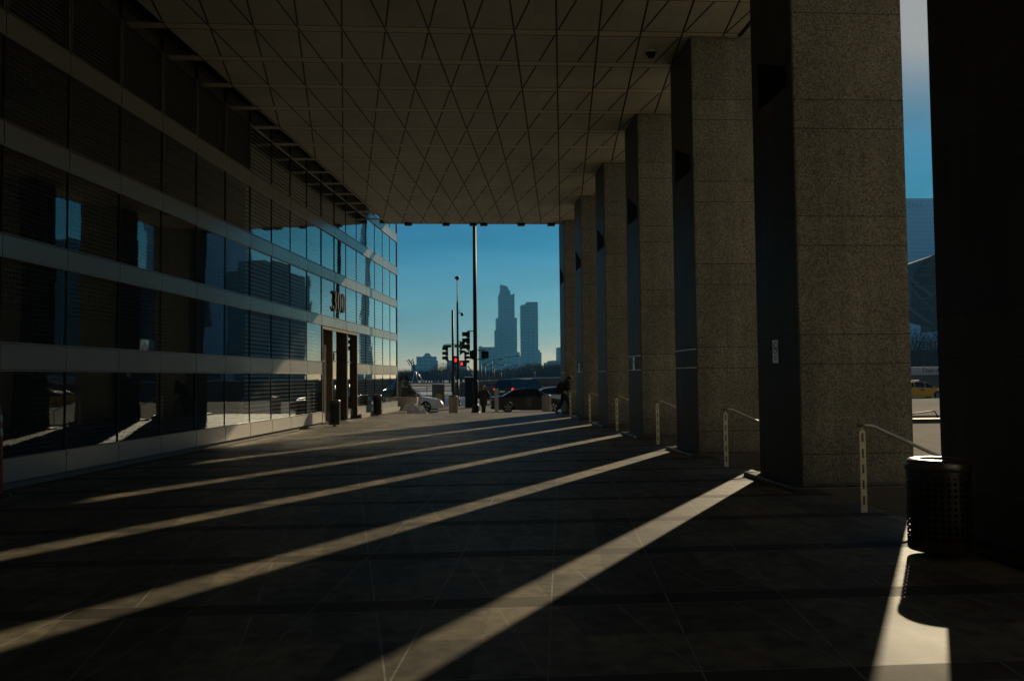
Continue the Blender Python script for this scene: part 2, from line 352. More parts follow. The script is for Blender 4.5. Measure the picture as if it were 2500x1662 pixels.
CL = {0: 'nearest granite column, black in shade at the right edge beside the perforated bin',
      1: 'wide speckled granite column with the no-smoking notice, behind the nearest handrail',
      2: 'speckled granite column just beyond the one with the no-smoking notice',
      3: 'granite column bearing a small white notice, third beyond the strip of open sky',
      4: 'slim-looking granite column between the two columns with small white notices',
      5: 'second-farthest granite column, with a thin white notice on its dark side',
      6: 'farthest granite column at the street end of the arcade, edging the sky'}
for k in range(-4, 7):
    c = colp if not used else copy_tree(colp); used = True
    if k < 0 and c is not colp: pass
    c.location = (CX, CY+CS*(k-1), 0)
    for q in kids(c):
        if q.name.startswith('joint_strip') and (k < 2 or (k > 3 and abs(q.data.vertices[0].co.z-2.17) < .05)): STRIPDEL.append(q)
    tag(c, CL.get(k, 'granite column behind the camera, outside the picture'), 'column', GC)
for q in STRIPDEL: bpy.data.objects.remove(q)

PLATE = mat('white_enamel_plate', (.85, .88, .86), .35, .75, var=.02)
def notice(k, big):
    y = CY+CS*(k-1)+(.84 if big else .86)
    t = empty('no_smoking_notice' if big else 'wall_notice', (CX-.003, y, 1.80 if not big else 1.82), 0,
              'white no-smoking notice with barred circle on the nearest lit column' if big else
              ('small white notice on the second-farthest column, near the walking man' if k == 5 else 'small white notice on the second column beyond the one with the no-smoking notice'), 'sign',
              'notices on the column sides')
    MB().box(-.008, -.11, 0, 0, .11, .34).build('plate', PLATE, t)
    ink = mat('sign_ink', (.03, .03, .03), .6)
    b = MB(); N = 28
    for i in range(N):
        a0, a1 = 2*pi*i/N, 2*pi*(i+1)/N
        P = lambda r_, a: Vector((-.0095, r_*cos(a), .225+r_*sin(a)))
        b.add([P(.075, a0), P(.09, a0), P(.09, a1), P(.075, a1)], [(0, 1, 2, 3)])
    b.bar((-.0095, -.055, .17), (-.0095, .055, .28), .001, .012, up=(1, 0, 0))
    b.box(-.0105, -.06, .205, -.0085, .045, .219); b.box(-.0105, .05, .205, -.0085, .062, .219)
    b.box(-.0105, -.1, .105, -.0085, .1, .111)
    b.build('barred_circle', ink, t)
    b = MB()
    for z, l in ((.08, .07), (.06, .055), (.04, .065)): b.box(-.0105, -l, z, -.0085, l, z+.007)
    b.build('text_lines', ink, t)
notice(1, True); notice(3, False); notice(5, False)

# ---------------------------------------------------------------- handrails
def make_rail():
    r = empty('handrail', (0, 0, 0))
    def post(x, top, lo):
        b = MB(); hw, t = .037, .006; z = top; H = top-lo
        slots = [(lo+H*(.12+.185*i), lo+H*(.12+.185*i)+H*.105) for i in range(5)] if lo == 0 else []
        # flat plate with five real slots
        sw = .014
        for s_ in (-1, 1): b.box(x+s_*sw if s_ > 0 else x-hw, -t, lo, x+hw if s_ > 0 else x-sw, t, top-.03)
        zz = [lo]+[q for s_ in slots for q in s_]+[top-.03]
        for i in range(0, len(zz), 2): b.box(x-sw, -t, zz[i], x+sw, t, zz[i+1])
        n = 8; arc = [(x+hw*cos(pi*i/n), top-.03+hw*.9*sin(pi*i/n)) for i in range(n+1)]
        b.prism(arc, -t, t, lambda p, a: Vector((p[0], a, p[1])))
        b.bar((x, 0, top-.005), (x, 0, top+.04), .012)
        return b
    post(.03, .985, 0).build('post', POSTM, r)
    post(1.12, .50, -.47).build('post', POSTM, r)
    pts = [(-.035, 0, 1.04), (.10, 0, 1.04), (.145, 0, 1.036), (.19, 0, 1.022), (.23, 0, 1.0)]
    s_ = -.46
    pts += [(.23+d, 0, 1.0+s_*d) for d in (.3, .6, .95)]
    MB().tube(pts, .021, 12).build('rail', RAIL, r)
    return r
rp = make_rail()
RL = ['nearest handrail, on the steps behind the perforated bin at right', 'second handrail, on the steps beyond the no-smoking column',
      'third handrail along the steps, counted from the bin', 'handrail halfway along the steps, fourth from the bin',
      'fifth handrail from the bin, next before the farthest one', 'farthest handrail, beside the walking man in dark clothes']
for k in range(-1, 6):
    o = rp if k == -1 else copy_tree(rp)
    o.location = (4.725, CY+CW+CS*(k-1)+1.51, FZ-.03)
    tag(o, 'handrail on the steps behind the camera' if k < 0 else RL[k], 'handrail', 'handrails on the steps between columns')
    if k == -1: o.location.y = CY+CW+CS*(-2)+1.51

# ---------------------------------------------------------------- glass front
FS = .933                                                    # scale of the front's drawing units
bld = empty('glass_office_building', -FN*D0*FS+Vector((0, 0, 1.65*(1-FS))), pi/2-TH, 'office building front with steel bands, glass panes and the number 300', 'building'); bld.scale = (FS,)*3
PW = 1.79; T1 = 45.1; NP = 19
BANDS = [(1.83, 2.28), (3.65, 4.02), (5.44, 5.84), (7.23, 7.64), (9.02, 9.43)]
ROWS = [(.42, 1.83), (2.28, 3.65), (4.02, 5.44), (5.84, 7.23), (7.64, 9.02), (9.43, 10.82)]
E0, E1 = T1-8*PW+.1, T1-5*PW+.13                          # entrance 30.9 .. 36.3
def inent(k): return 5 <= k <= 7
g_ = .012
bl = []
for k in range(NP):                                         # k counted from the street end
    a, b_ = T1-PW*(k+1), T1-PW*k
    if not inent(k): MB().box(a+g_, -.03, .035, b_-g_, .03, .415).build('plinth_panel', STEEL2, bld, .006)
    for j, (z0, z1) in enumerate(BANDS):
        if j == 0 and inent(k): continue
        if j == 4 and k > 5: continue
        MB().box(a+g_, -.02, z0+g_, b_-g_, .03, z1-g_).build('spandrel_panel', STEEL, bld, .006)
    for j, (z0, z1) in enumerate(ROWS):
        if j < 2 and inent(k): continue
        if j == 5 and k > 4: continue
        if j == 4 and k >= 12:
            L = MB(); n = 16
            for i in range(n):
                z = z0+.05+(z1-z0-.1)*i/(n-1); L.add([(a+.06, .0, z-.03), (b_-.06, .0, z-.03), (b_-.06, .07, z+.03), (a+.06, .07, z+.03), (a+.06, .008, z-.034), (b_-.06, .008, z-.034), (b_-.06, .078, z+.026), (a+.06, .078, z+.026)],
                      [(0, 1, 2, 3), (7, 6, 5, 4), (0, 4, 5, 1), (1, 5, 6, 2), (2, 6, 7, 3), (3, 7, 4, 0)])
            for x in (a+.012, b_-.06): L.box(x, -.015, z0, x+.048, .08, z1)
            L.box(a+.06, .085, z0, b_-.06, .09, z1)
            L.build('louvre_panel', LOUV, bld); continue
        jx = random.uniform(-.003, .003)                     # panes never sit quite true
        p = MB(); y0, y1 = .012+jx, .012-jx*.6
        p.add([(a+g_, y0, z0+g_), (b_-g_, y1, z0+g_), (b_-g_, y1+random.uniform(-.003, .003), z1-g_), (a+g_, y0, z1-g_)], [(0, 1, 2, 3)])
        p.build('glass_pane', GLASS, bld, fix=False)
    if k != 6 and k != 7: MB().box(a-.008, -.006, .03 if k != 7 else 3.65, a+.008, .05, 11.6).build('mullion', FRAME, bld)
    else: MB().box(a-.011, -.012, 3.65, a+.011, .05, 11.6).build('mullion', FRAME, bld)
MB().box(T1-.008, -.03, .03, T1+.06, .12, 11.6).build('corner_trim', STEEL, bld)
TL = T1-PW*NP
tr = MB()
for z0, z1 in BANDS:
    for x0, x1 in ((TL, E0-.02), (E1+.02, T1-.01)) if z0 < 2 else ((TL, T1-.01),):
        tr.box(x0, -.034, z1-.006, x1, .05, z1+.012); tr.box(x0, -.034, z0-.012, x1, .05, z0+.006)
for x0, x1 in ((TL, E0-.02), (E1+.02, T1-.01)): tr.box(x0, -.04, .415, x1, .05, .43)
tr.build('transom', mat('transom_metal', (.30, .28, .25), .35, .7), bld)
TSP = T1-12*PW
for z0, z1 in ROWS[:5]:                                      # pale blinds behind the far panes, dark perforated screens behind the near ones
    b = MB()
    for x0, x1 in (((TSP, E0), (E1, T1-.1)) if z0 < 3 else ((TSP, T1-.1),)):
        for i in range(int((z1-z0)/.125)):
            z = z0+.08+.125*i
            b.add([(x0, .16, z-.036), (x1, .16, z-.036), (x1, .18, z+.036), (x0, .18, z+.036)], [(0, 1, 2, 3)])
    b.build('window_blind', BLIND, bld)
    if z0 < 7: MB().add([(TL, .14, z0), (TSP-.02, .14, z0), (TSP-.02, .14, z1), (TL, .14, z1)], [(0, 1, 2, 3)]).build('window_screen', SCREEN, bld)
rm = MB()
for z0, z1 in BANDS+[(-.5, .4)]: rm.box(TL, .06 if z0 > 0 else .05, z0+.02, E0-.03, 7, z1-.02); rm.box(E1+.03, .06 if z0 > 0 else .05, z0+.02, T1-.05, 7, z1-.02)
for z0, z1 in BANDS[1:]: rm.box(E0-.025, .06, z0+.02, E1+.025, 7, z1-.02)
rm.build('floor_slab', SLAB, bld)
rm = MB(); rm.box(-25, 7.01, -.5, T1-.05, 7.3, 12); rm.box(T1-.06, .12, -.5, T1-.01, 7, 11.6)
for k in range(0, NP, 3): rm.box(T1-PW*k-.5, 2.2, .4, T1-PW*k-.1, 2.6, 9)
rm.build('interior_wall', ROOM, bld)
# wall of the same building behind the camera and above the picture
uw = MB(); uw.box(-25, -.02, 0, TL-.02, .3, 9.8); uw.build('rear_wall', STEEL, bld)
uw = MB(); uw.box(-25, 0, 10.9, T1, 10, 60); uw.build('upper_wall', m_tower('upper_front', (.35, .36, .38), 1.8, (.03, .05, .07), 1.79), bld)
# entrance: three openings with bronze jambs
en = MB(); Z = 3.63
for x, d in ((E0+1.42, .2), (E1-1.72, .55), (E1-.03, .2)):
    en.box(x-.03, -.01, 0, x+.03, d, Z)
en.box(E0, -.01, Z-.12, E1, .1, Z); en.box(E0-.01, -.02, 0, E0+.03, .2, Z)
frame = en.build('entrance_frame', BRONZE, bld)
MB().box(E1-1.72+.031, .0, 0.02, E1-1.72+.05, .5, Z-.13).build('side_reveal', BLACK, frame)
def door(x0, x1, y):
    d = MB(); d.add([(x0, y, .1), (x1, y, .1), (x1, y, Z-.13), (x0, y, Z-.13)], [(0, 1, 2, 3)]); dd = d.build('glass_door', GLASS, bld, fix=False)
    h = MB(); h.tube([(x0+.1, y-.05, .9), (x0+.1, y-.05, 1.4)], .015, 8); h.build('door_handle', STEEL, dd)
    MB().box(x0, y-.02, 0, x1, y+.02, .36).build('kick_plate', STEEL, dd); MB().box(x0, y-.02, 2.3, x1, y+.02, 2.36).build('cross_rail', STEEL, dd)
door(E0+.04, E0+1.38, .18); door(E0+1.46, E0+1.95, .0); door(E1-1.68, E1-1.34, .0); door(E1-1.3, E1-.07, .18)
MB().box(E0+1.95, .5, 0, E1-1.75, .54, Z).build('lobby_screen', ROOM, bld)
MB().box(E0, .56, -.5, E1, 7, -.08).build('lobby_floor', SLAB, bld)
# kerb stone running on past the corner
MB().box(E1+.1, -.16, -.3, T1+1.6, -.045, .10).build('stone_kerb', CONC, bld, .01)
MB().box(T1+.07, -.04, -.3, T1+1.6, .6, .10).build('stone_step', CONC, bld, .01)

# the number over the entrance: bold serif figures made as solid letters
nums = empty('building_number', (0, 0, 0), 0, 'dark serif figures 300 fixed over the entrance doors', 'sign'); nums.matrix_world = Matrix.Translation(-FN*D0*FS+Vector((0, 0, 1.65*(1-FS)))) @ Matrix.Rotation(pi/2-TH, 4, 'Z') @ Matrix.Scale(FS, 4)
INK = mat('number_metal', (.05, .036, .025), .35, .6)
def ribbon(pts, wid, x0, z0, s):
    b = MB(); n = len(pts); L = []; Rr = []
    for i, p in enumerate(pts):
        a = Vector(pts[max(i-1, 0)]); c = Vector(pts[min(i+1, n-1)]); d = (c-a).normalized(); q = Vector((-d.y, d.x))
        L.append(Vector(p)+q*wid[i]/2); Rr.append(Vector(p)-q*wid[i]/2)
    for i in range(n-1):
        P = [L[i], L[i+1], Rr[i+1], Rr[i]]
        b.prism(P, -.06, -.012, lambda p, a: Vector((x0+p.x*s, a, z0+p.y*s)))
    return b
def fig0(x0):
    N = 26; pts = []; wd = []
    for i in range(N+1):
        a = 2*pi*i/N; pts.append((.30+.22*cos(a), .5+.44*sin(a))); wd.append(.05+.14*abs(cos(a))**1.5)
    return ribbon(pts, wd, x0, 4.28, .85)
def fig3(x0):
    pts = []; wd = []
    for i in range(15):
        a = radians(150-i*235/14); pts.append((.27+.19*cos(a), .72+.21*sin(a))); wd.append(.05+.13*max(0, cos(a))**1.3+(.09 if i < 2 else 0))
    for i in range(1, 17):
        a = radians(78-i*250/16); pts.append((.27+.23*cos(a), .27+.24*sin(a))); wd.append(.05+.14*max(0, cos(a))**1.3+(.1 if i > 14 else 0))
    return ribbon(pts, wd, x0, 4.28, .85)
fig3(32.2).build('figure_three', INK, nums); fig0(32.88).build('figure_zero', INK, nums); fig0(33.52).build('figure_zero', INK, nums)

# ---------------------------------------------------------------- soffit and the storeys over the arcade
roof = empty('arcade_roof', (0, 0, 0), 0, 'beige soffit of triangular panels over the arcade, with cross beams', 'ceiling')
xl = lambda y: -3.04+.1218*(y-37.17)
xf = lambda y: (-D0*FS+.1272*y)/.9919
YE = 37.56
MB().prism([(xl(-20), -20), (5.75, -20), (5.75, YE), (xl(YE), YE)], 8.5, 8.62, lambda p, a: Vector((p[0], p[1], a))).build('soffit', SOF, roof)
nb = 0
for k in range(-18, 13):
    y = 16.44+TP*k
    MB().prism([(xf(y)+.03, y-.12), (xl(y)-.004, y-.12), (xl(y)-.004, y+.135), (xf(y)+.03, y+.135)], 8.497, 8.515, lambda p, a: Vector((p[0], p[1], a))).build('beam', mat('soffit_beam', (.36, .34, .28), .6) if nb == 0 else BEAM, roof)
    if nb == 0: BEAM = bpy.data.materials['soffit_beam']
    nb += 1
dk = mat('void_dark', (.07, .06, .05), .9)
MB().box(5.75, -20, 8.5, 5.85, YE, 8.9).build('edge_trim', BLACK, roof)
MB().prism([(xl(-20)-.003, -20), (xl(-20)+.03, -20), (xl(YE)+.03, YE-.01), (xl(YE)-.003, YE-.01)], 8.625, 9.8, lambda p, a: Vector((p[0], p[1], a))).build('soffit_upstand', dk, roof)
MB().prism([(xf(-20)+.05, -20), (6.75, -20), (6.75, 42), (xf(42)+.05, 42)], 9.82, 60, lambda p, a: Vector((p[0], p[1], a))).build('upper_storeys', m_tower('upper_storeys', (.33, .31, .28), 1.8, (.03, .04, .05), 1.67), roof)
MB().box(xl(YE)-.3, YE+.004, 8.53, 5.8, YE+.06, 9.815).build('fascia', BRONZE, roof)
for px in (997, 1089, 1155, 1181, 1272, 1345):
    x = at(px, 548, YE-.1).x; MB().box(x-.16, YE-.35, 8.40, x+.16, YE-.05, 8.495).build('soffit_light', BLACK, roof)
dome = empty('security_camera', (4.20, 17.35, 8.5), 0, 'small dark dome camera under the soffit beside a column', 'camera')
MB().lathe([(.0, -.14), (.06, -.125), (.09, -.07), (.10, -.03), (.10, 0), (0, 0)], n=16).build('dome', BLACK, dome)
MB().lathe([(.12, -.025), (.12, 0), (0, 0)], n=16).build('mounting_ring', WHITEP, dome)

# unseen wall added behind the camera to keep daylight out of the arcade
rw_ = empty('rear_light_blocker', (0, 0, 0), 0, 'unseen dark wall added behind the camera to shut out daylight', 'building')
MB().box(-14, -23.5, -.5, 7, -21.9, 9.8).build('wall', m_tower('rear_light_blocker', (.16, .14, .11), 1.8, (.02, .025, .03), 1.67), rw_)
MB().box(-3, -21.89, 0, 1, -21.8, 3.2).build('door', BRONZE, rw_)

# ---------------------------------------------------------------- perforated bins
PERF = m_perf('perforated_metal', (.07, .068, .06), .34, .7, True, .058, .055, .29, .15, .745, .275)
def make_bin():
    r = empty('perforated_bin')
    n = 40
    MB().lathe([(.276, .06), (.283, .075), (.283, .80)], n=n).build('drum', PERF, r)
    MB().lathe([(0, .10), (.25, .10), (.25, .78)], n=24).build('liner', BLACK, r)
    MB().lathe([(.0, .058), (.276, .06)], n=n).build('bottom', BLACK, r)
    rim = MB().lathe([(.16, .865), (.165, .885), (.20, .90), (.255, .893), (.287, .865), (.291, .84), (.291, .80), (.284, .795)], n=n); rim.build('rim', mat('dark_rim_metal', (.16, .16, .155), .35, .8), r)
    MB().lathe([(.16, .865), (.15, .7)], n=24).build('opening', BLACK, r)
    st = MB().lathe([(.05, .0), (.05, .06)], n=12); st.lathe([(0, .012), (.12, .012), (.12, 0)], n=20); st.build('stem', BLACK, r)
    return r
b0 = make_bin(); b0.location = (4.285, 7.27, FZ); b0.scale = (.93, .93, .955); tag(b0, 'large round perforated bin in the right foreground against the black column', 'bin', 'perforated litter bins')
b1 = copy_tree(b0); b1.scale = (.68, .68, 1); b1.location = (-4.09, 29.1, FZ); tag(b1, 'perforated round bin on a stem standing before the entrance doors', 'bin')
b2 = copy_tree(b0); b2.scale = (.66, .66, 1); b2.location = (-3.36, 37.0, FZ); tag(b2, 'perforated round bin near the street corner of the glass front', 'bin')
bpy.context.view_layer.update()

# red channelizer post at the left edge of the picture
ch = empty('traffic_delineator', (-6.5, 12.4, FZ), 0, 'red traffic post with two white reflective bands by the glass wall', 'traffic post')
ORG = mat('red_plastic', (.26, .010, .005), .5, scale=2); REFB = mat('reflective_band', (.3, .31, .3), .4, scale=2)
MB().lathe([(.13, .05), (.12, .8), (.105, 1.05), (.09, 1.26), (.05, 1.30), (0, 1.30)], n=20).build('post', ORG, ch)
MB().lathe([(.121, .86), (.113, .96)], n=20).build('reflective_band', REFB, ch)
MB().lathe([(.113, 1.06), (.108, 1.15)], n=20).build('reflective_band', REFB, ch)
MB().lathe([(0, .05), (.22, .05), (.25, .0)], n=8, smooth=False).build('base', BLACK, ch)

# ---------------------------------------------------------------- street furniture at the street end
def mast(name, x, y, z0, h, r0, r1, label, cat, group=None):
    e = empty(name, (x, y, z0), 0, label, cat, group)
    MB().tube([(0, 0, 0), (0, 0, h)], [r0, r1], 12).build('pole', BLACK, e)
    MB().lathe([(r0*2.3, 0), (r0*2.3, .12), (r0*1.9, .2), (r0*1.7, .5), (r0*1.1, .62)], n=8, smooth=False).build('base', BLACK, e)
    return e
def sig_head(e, x, z, face, s=1, y=0, arm=0):
    """three-lens head; face = direction of the visors (unit, horizontal)"""
    f = Vector((*face, 0)); r = Vector((-f.y, f.x, 0)); c = Vector((x, y, z)); b = MB()
    h = MB()
    for i in (-1, 0, 1):
        q = c+Vector((0, 0, i*.35*s))
        M_ = Matrix([[f.x, r.x, 0, q.x], [f.y, r.y, 0, q.y], [0, 0, 1, q.z], [0, 0, 0, 1]])
        h.box(-.1*s, -.165*s, -.16*s, .1*s, .165*s, .16*s, M_)
        pts = []
        n = 10
        for j in range(n):                                   # visor: three quarters of a tube
            a0, a1 = radians(-35+250*j/n), radians(-35+250*(j+1)/n)
            P = lambda a, d: q+f*d+r*(.145*s*cos(a))+Vector((0, 0, .145*s*sin(a)))
            h.add([P(a0, .1*s), P(a1, .1*s), P(a1, .34*s), P(a0, .34*s)], [(0, 1, 2, 3)], True)
    h.box(c.x-.03, c.y-.03, c.z-.58*s, c.x+.03, c.y+.03, c.z+.58*s)
    hd = h.build('signal_head', BLACK, e)
    if arm is not None:
        for dz in (.55, -.57):
            MB().bar((x, y, z+dz*s), (0, 0, z+dz*s), .05).build('bracket', BLACK, e)
    return hd
P45 = at(1161.5, 1008, 45)
bp = mast('street_light_pole', P45.x, 45, -.36, 11.0, .115, .09, 'tall black street light pole right of the bins, carrying a traffic signal head', 'street light')
L = lambda px, py, o, Y: at(px, py, Y)-o.location
p = L(1143, 832, bp, 45); sig_head(bp, p.x, p.z, (-1, 0), .95)
p = L(1153, 866, bp, 45); bp1 = MB().box(p.x-.14, -.12, p.z-.22, p.x+.14, .12, p.z+.22).build('pedestrian_signal', BLACK, bp, .02)
p2 = L(1184, 866, bp, 45); MB().box(p2.x-.2, -.12, p2.z-.2, p2.x+.2, .12, p2.z+.2).build('pedestrian_signal', BLACK, bp, .02)
for z in (p2.z+.24, p2.z-.24): MB().bar((p.x, 0, z), (p2.x, 0, z), .05).build('bracket', BLACK, bp)
MB().lathe([(.16, 1.25), (.16, 1.75), (.12, 1.85)], n=8).build('junction_box', BLACK, bp)
MB().box(-.7, -.12, 10.9, .1, .12, 11.05).build('lamp_head', BLACK, bp)

P62 = at(1106.5, 1000, 62)
q1 = mast('traffic_signal_pole', P62.x, 62, -.5, 7.1, .085, .08, 'shorter black signal pole with green street-name plates, left of the camera mast', 'traffic signal')
p = L(1091, 863, q1, 62); sig_head(q1, p.x, p.z, (-1, 0), 1.0)
SGN = mat('street_sign_green', (.01, .09, .06), .4)
z = L(1095, 845, q1, 62).z
for dx, w_ in ((-.42, .3), (.42, .3)): MB().box(dx-w_, -.015, z-.1, dx+w_, .015, z+.1).build('street_name_plate', SGN, q1)
MB().bar((-.6, 0, z+.14), (.5, 0, z+.14), .04).build('sign_bracket', BLACK, q1)
p = L(1113, 879, q1, 62)
MB().box(p.x-.2, -.12, p.z-.3, p.x+.24, .12, p.z+.3).build('pedestrian_signal', BLACK, q1, .02)
MB().lathe([(0, .06), (.06, .09), (.085, .2), (.06, .31), (0, .35)], (p.x-.02, -.14, p.z-.2), n=12).build('red_hand_lamp', RED, q1)
MB().box(.11, -.1, 2.6, .2, .1, 3.5).build('conduit_box', BLACK, q1)
MB().lathe([(.13, 1.1), (.14, 2.1), (.1, 2.2)], n=8).build('controller', BLACK, q1)
z1 = z
P64 = at(1118.5, 1000, 64)
q2 = mast('traffic_signal_pole', P64.x, 64, -.5, 2.0, .09, .09, 'tall black mast with a mushroom-shaped top and a camera halfway up', 'traffic signal')
zt = L(1117, 677, q2, 64).z
MB().tube([(0, 0, .3), (0, 0, zt-1.9), (0, 0, zt-1.85), (0, 0, zt-.1)], [.09, .075, .045, .035], 12).build('upper_pole', BLACK, q2)
MB().lathe([(.04, zt-.25), (.12, zt-.12), (.2, zt-.1), (.2, zt-.04), (.16, zt+.03), (.08, zt+.08), (0, zt+.09)], n=16).build('mushroom_cap', BLACK, q2)
pc = L(1128, 767, q2, 64)
cm = MB().bar((0, 0, pc.z+.1), (pc.x, 0, pc.z+.1), .04); cm.lathe([(0, -.16), (.1, -.1), (.12, .0), (.1, .08), (0, .1)], (pc.x, 0, pc.z), n=12); cm.bar((.16, 0, pc.z+.1), (.16, 0, pc.z+.35), .04)
cm.build('camera', BLACK, q2)
p = L(1125, 849, q2, 64); sig_head(q2, p.x, p.z, (1, 0), .9)
p = L(1133, 862, q2, 64); sig_head(q2, p.x+.1, p.z-.35, (1, 0), .9)
p = L(1131, 888, q2, 64)
MB().box(p.x-.22, -.12, p.z-.22, p.x+.22, .12, p.z+.25).build('pedestrian_signal', BLACK, q2, .02)
MB().lathe([(0, .06), (.055, .08), (.075, .18), (.055, .28), (0, .31)], (p.x-.12, -.14, p.z-.18), n=12).build('red_hand_lamp', RED, q2)

def ribbed_bin(px, Y, label, s=1):
    p = at(px, 1008, Y); e = empty('concrete_bin', (p.x, Y, -.36), 0, label, 'bin', 'round concrete bins on the pavement')
    n = 48; b = MB(); prof = [(.235, 0), (.25, .04), (.25, .80), (.235, .83), (.25, .86), (.255, .98), (.23, 1.0)]
    vs_ = []; fs = []
    for r, z in prof: vs_ += [Vector((r*(1-(.03 if k % 2 and .04 < z < .82 else 0))*cos(2*pi*k/n), r*(1-(.03 if k % 2 and .04 < z < .82 else 0))*sin(2*pi*k/n), z)) for k in range(n)]
    for i in range(len(prof)-1):
        for k in range(n): fs.append((i*n+k, i*n+(k+1) % n, (i+1)*n+(k+1) % n, (i+1)*n+k))
    b.add(vs_, fs); b.build('drum', CONC, e)
    MB().lathe([(.23, 1.0), (.2, 1.03), (.1, 1.05), (0, 1.05)], n=24).build('lid', BLACK, e); return e
ribbed_bin(1107.5, 45.2, 'round concrete bin below the signal poles, left of the street light pole')
ribbed_bin(1334.5, 45.2, 'round concrete bin in front of the black sedan, near the last column')

# planter with a small conifer, snow heaped beside it
pl = at(986, 1008, 44); e = empty('concrete_planter', (pl.x, 44.4, -.36), 0, 'square concrete planter at the corner of the glass front', 'planter')
b = MB(); b.box(-.66, -.5, 0, .66, .5, .74); b.box(-.70, -.54, .742, .70, .54, 1.0); b.build('tub', CONC, e, .02)
MB().box(-.62, -.46, .9, .62, .46, 1.01).build('soil', mat('soil', (.03, .02, .012), .9), e)
EV = mat('conifer_needles', (.03, .05, .022), .8, var=.5, scale=5)
t = empty('small_conifer', (pl.x, 44.4, .64), 0, 'small dark bushy conifer growing in the concrete planter', 'shrub')
b = MB(); rnd = random.Random(5)
for i in range(2600):
    h = rnd.random()**1.2; R_ = (.56*(1-h)**.8+.05)*(.55+.45*rnd.random()**.5)*(1+.22*sin(7*h+3*rnd.random()))
    a = rnd.random()*2*pi; c = Vector((R_*cos(a), R_*sin(a), h*1.12)); d = Vector((cos(a), sin(a), .7+rnd.random()*.8)).normalized()*(.07+.07*rnd.random())
    s_ = d.cross(Vector((rnd.random()-.5, rnd.random()-.5, rnd.random()-.5))).normalized()*.011
    b.add([c-s_, c+s_, c+d], [(0, 1, 2)])
b.build('foliage', EV, t); MB().tube([(0, 0, 0), (0, 0, .9)], [.03, .01], 6).build('trunk', mat('bark', (.05, .035, .02), .9), t)

def heap(name, cx, cy, z0, rx, ry, h, seed, m, label, n=40, cat='snow heap'):
    rnd = random.Random(seed); b = MB(); ph = [(rnd.uniform(1, 6), rnd.uniform(0, 6), rnd.uniform(1, 6), rnd.uniform(0, 6)) for _ in range(14)]
    for j in range(n+1):
        for i in range(n+1):
            u = -1+2*i/n; v = -1+2*j/n; d = max(0, 1-(abs(u)**2.4+abs(v)**2.4))
            k = sum(sin(a*u*2.2+p)*sin(c*v*2.2+q) for a, p, c, q in ph)/14
            b.v.append((cx+u*rx, cy+v*ry, z0+h*d**.6*(1+.55*k+.16*(rnd.random()-.5))-.02))
    for j in range(n):
        for i in range(n):
            a = j*(n+1)+i; b.f.append([a, a+1, a+n+2, a+n+1]); b.sm.append(False)
    o = b.build(name, m); return tag(o, label, cat)
c = at(1008, 1006, 43.2); heap('snow_heap', c.x, 43.0, -.36, .85, .5, .62, 3, DSNOW, 'heap of dirty snow piled against the concrete planter')
c = at(1120, 985, 66); heap('snow_bank', c.x, 66.5, -.5, 2.2, 1.6, .62, 8, DSNOW, 'long low bank of ploughed snow between the white car and the light pole', 60)

# white marker post
c = at(1212.5, 1008, 43.4); e = empty('marker_post', (c.x, 43.4, -.36), 0, 'slim white marker post standing between the woman and the black sedan', 'post')
MB().box(-.1, -.02, .06, .1, .02, 1.42).build('panel', mat('post_white', (.5, .5, .53), .5), e, .01); MB().lathe([(.03, 0), (.03, .06)], n=8).build('foot', BLACK, e)

# kiosk, utility panel, railing
c = at(1148, 960, 60); e = empty('information_kiosk', (c.x, 60, -.5), 0, 'dark upright kiosk with a pale top edge behind the street light pole', 'kiosk')
MB().box(-.37, -.2, 0, .42, .2, 2.14).build('cabinet', mat('kiosk_dark', (.006, .007, .008), .6, spec=.2), e, .01); MB().box(-.4, -.24, 2.142, .45, .24, 2.2).build('cap', WHITEP, e)
c = at(1070, 960, 58.5); e = empty('bus_map_panel', (c.x, 58.5, -.5), 0, 'framed grey notice panel with a yellow patch in front of the railing', 'sign')
b = MB(); b.box(-.43, -.03, .1, -.38, .03, 1.64); b.box(.38, -.03, .1, .43, .03, 1.64); b.box(-.43, -.03, 1.642, .43, .03, 1.69); b.build('frame', BLACK, e)
MB().box(-.375, -.015, .15, .375, .015, 1.638).build('board', mat('board_grey', (.05, .06, .06), .6), e)
MB().prism([(-.2, .5), (.24, .5), (.27, .9), (.12, 1.05), (-.1, 1.05), (-.22, .9)], -.021, -.016, lambda p, a: Vector((p[0], a, p[1]))).build('yellow_poster', mat('poster_yellow', (.28, .24, .02), .6), e)
def railing(x0, x1, Y, z0, h, label, step=1.6):
    e = empty('railing', (x0, Y, z0), 0, label, 'railing')
    MB().bar((0, 0, h), (x1-x0, 0, h), .06).build('top_rail', BLACK, e)
    MB().bar((0, 0, h*.62), (x1-x0, 0, h*.62), .04).build('middle_rail', BLACK, e); MB().bar((0, 0, .15), (x1-x0, 0, .15), .04).build('lower_rail', BLACK, e)
    n = int((x1-x0)/step)
    for i in range(n+1): MB().box(i*step-.03, -.03, 0, i*step+.03, .03, h-.03).build('post', BLACK, e)
    b = MB()
    for i in range(int((x1-x0)/.32)): b.bar((i*.32, 0, .17), (i*.32, 0, h*.62), .014)
    b.build('balusters', BLACK, e)
    return e
railing(-9, 12.5, 79.2, -.5, 1.38, 'long black railing across the far side of the street')
pw = empty('parapet_wall', (0, 84, -.62), 0, 'low concrete ramp wall with a snow-white top beyond the railing', 'wall')
a = at(1175, 931, 84); b_ = at(1300, 923.5, 84); c = at(1420, 923, 84)
MB().prism([(a.x-2.9, -.2), (50, -.2), (50, c.z+.62), (b_.x, b_.z+.62), (a.x, a.z+.62), (a.x-2.9, a.z+.49)], -.2, .2, lambda p, q: Vector((p[0], q, p[1]))).build('wall', mat('ramp_concrete', (.12, .115, .11), .85), pw)
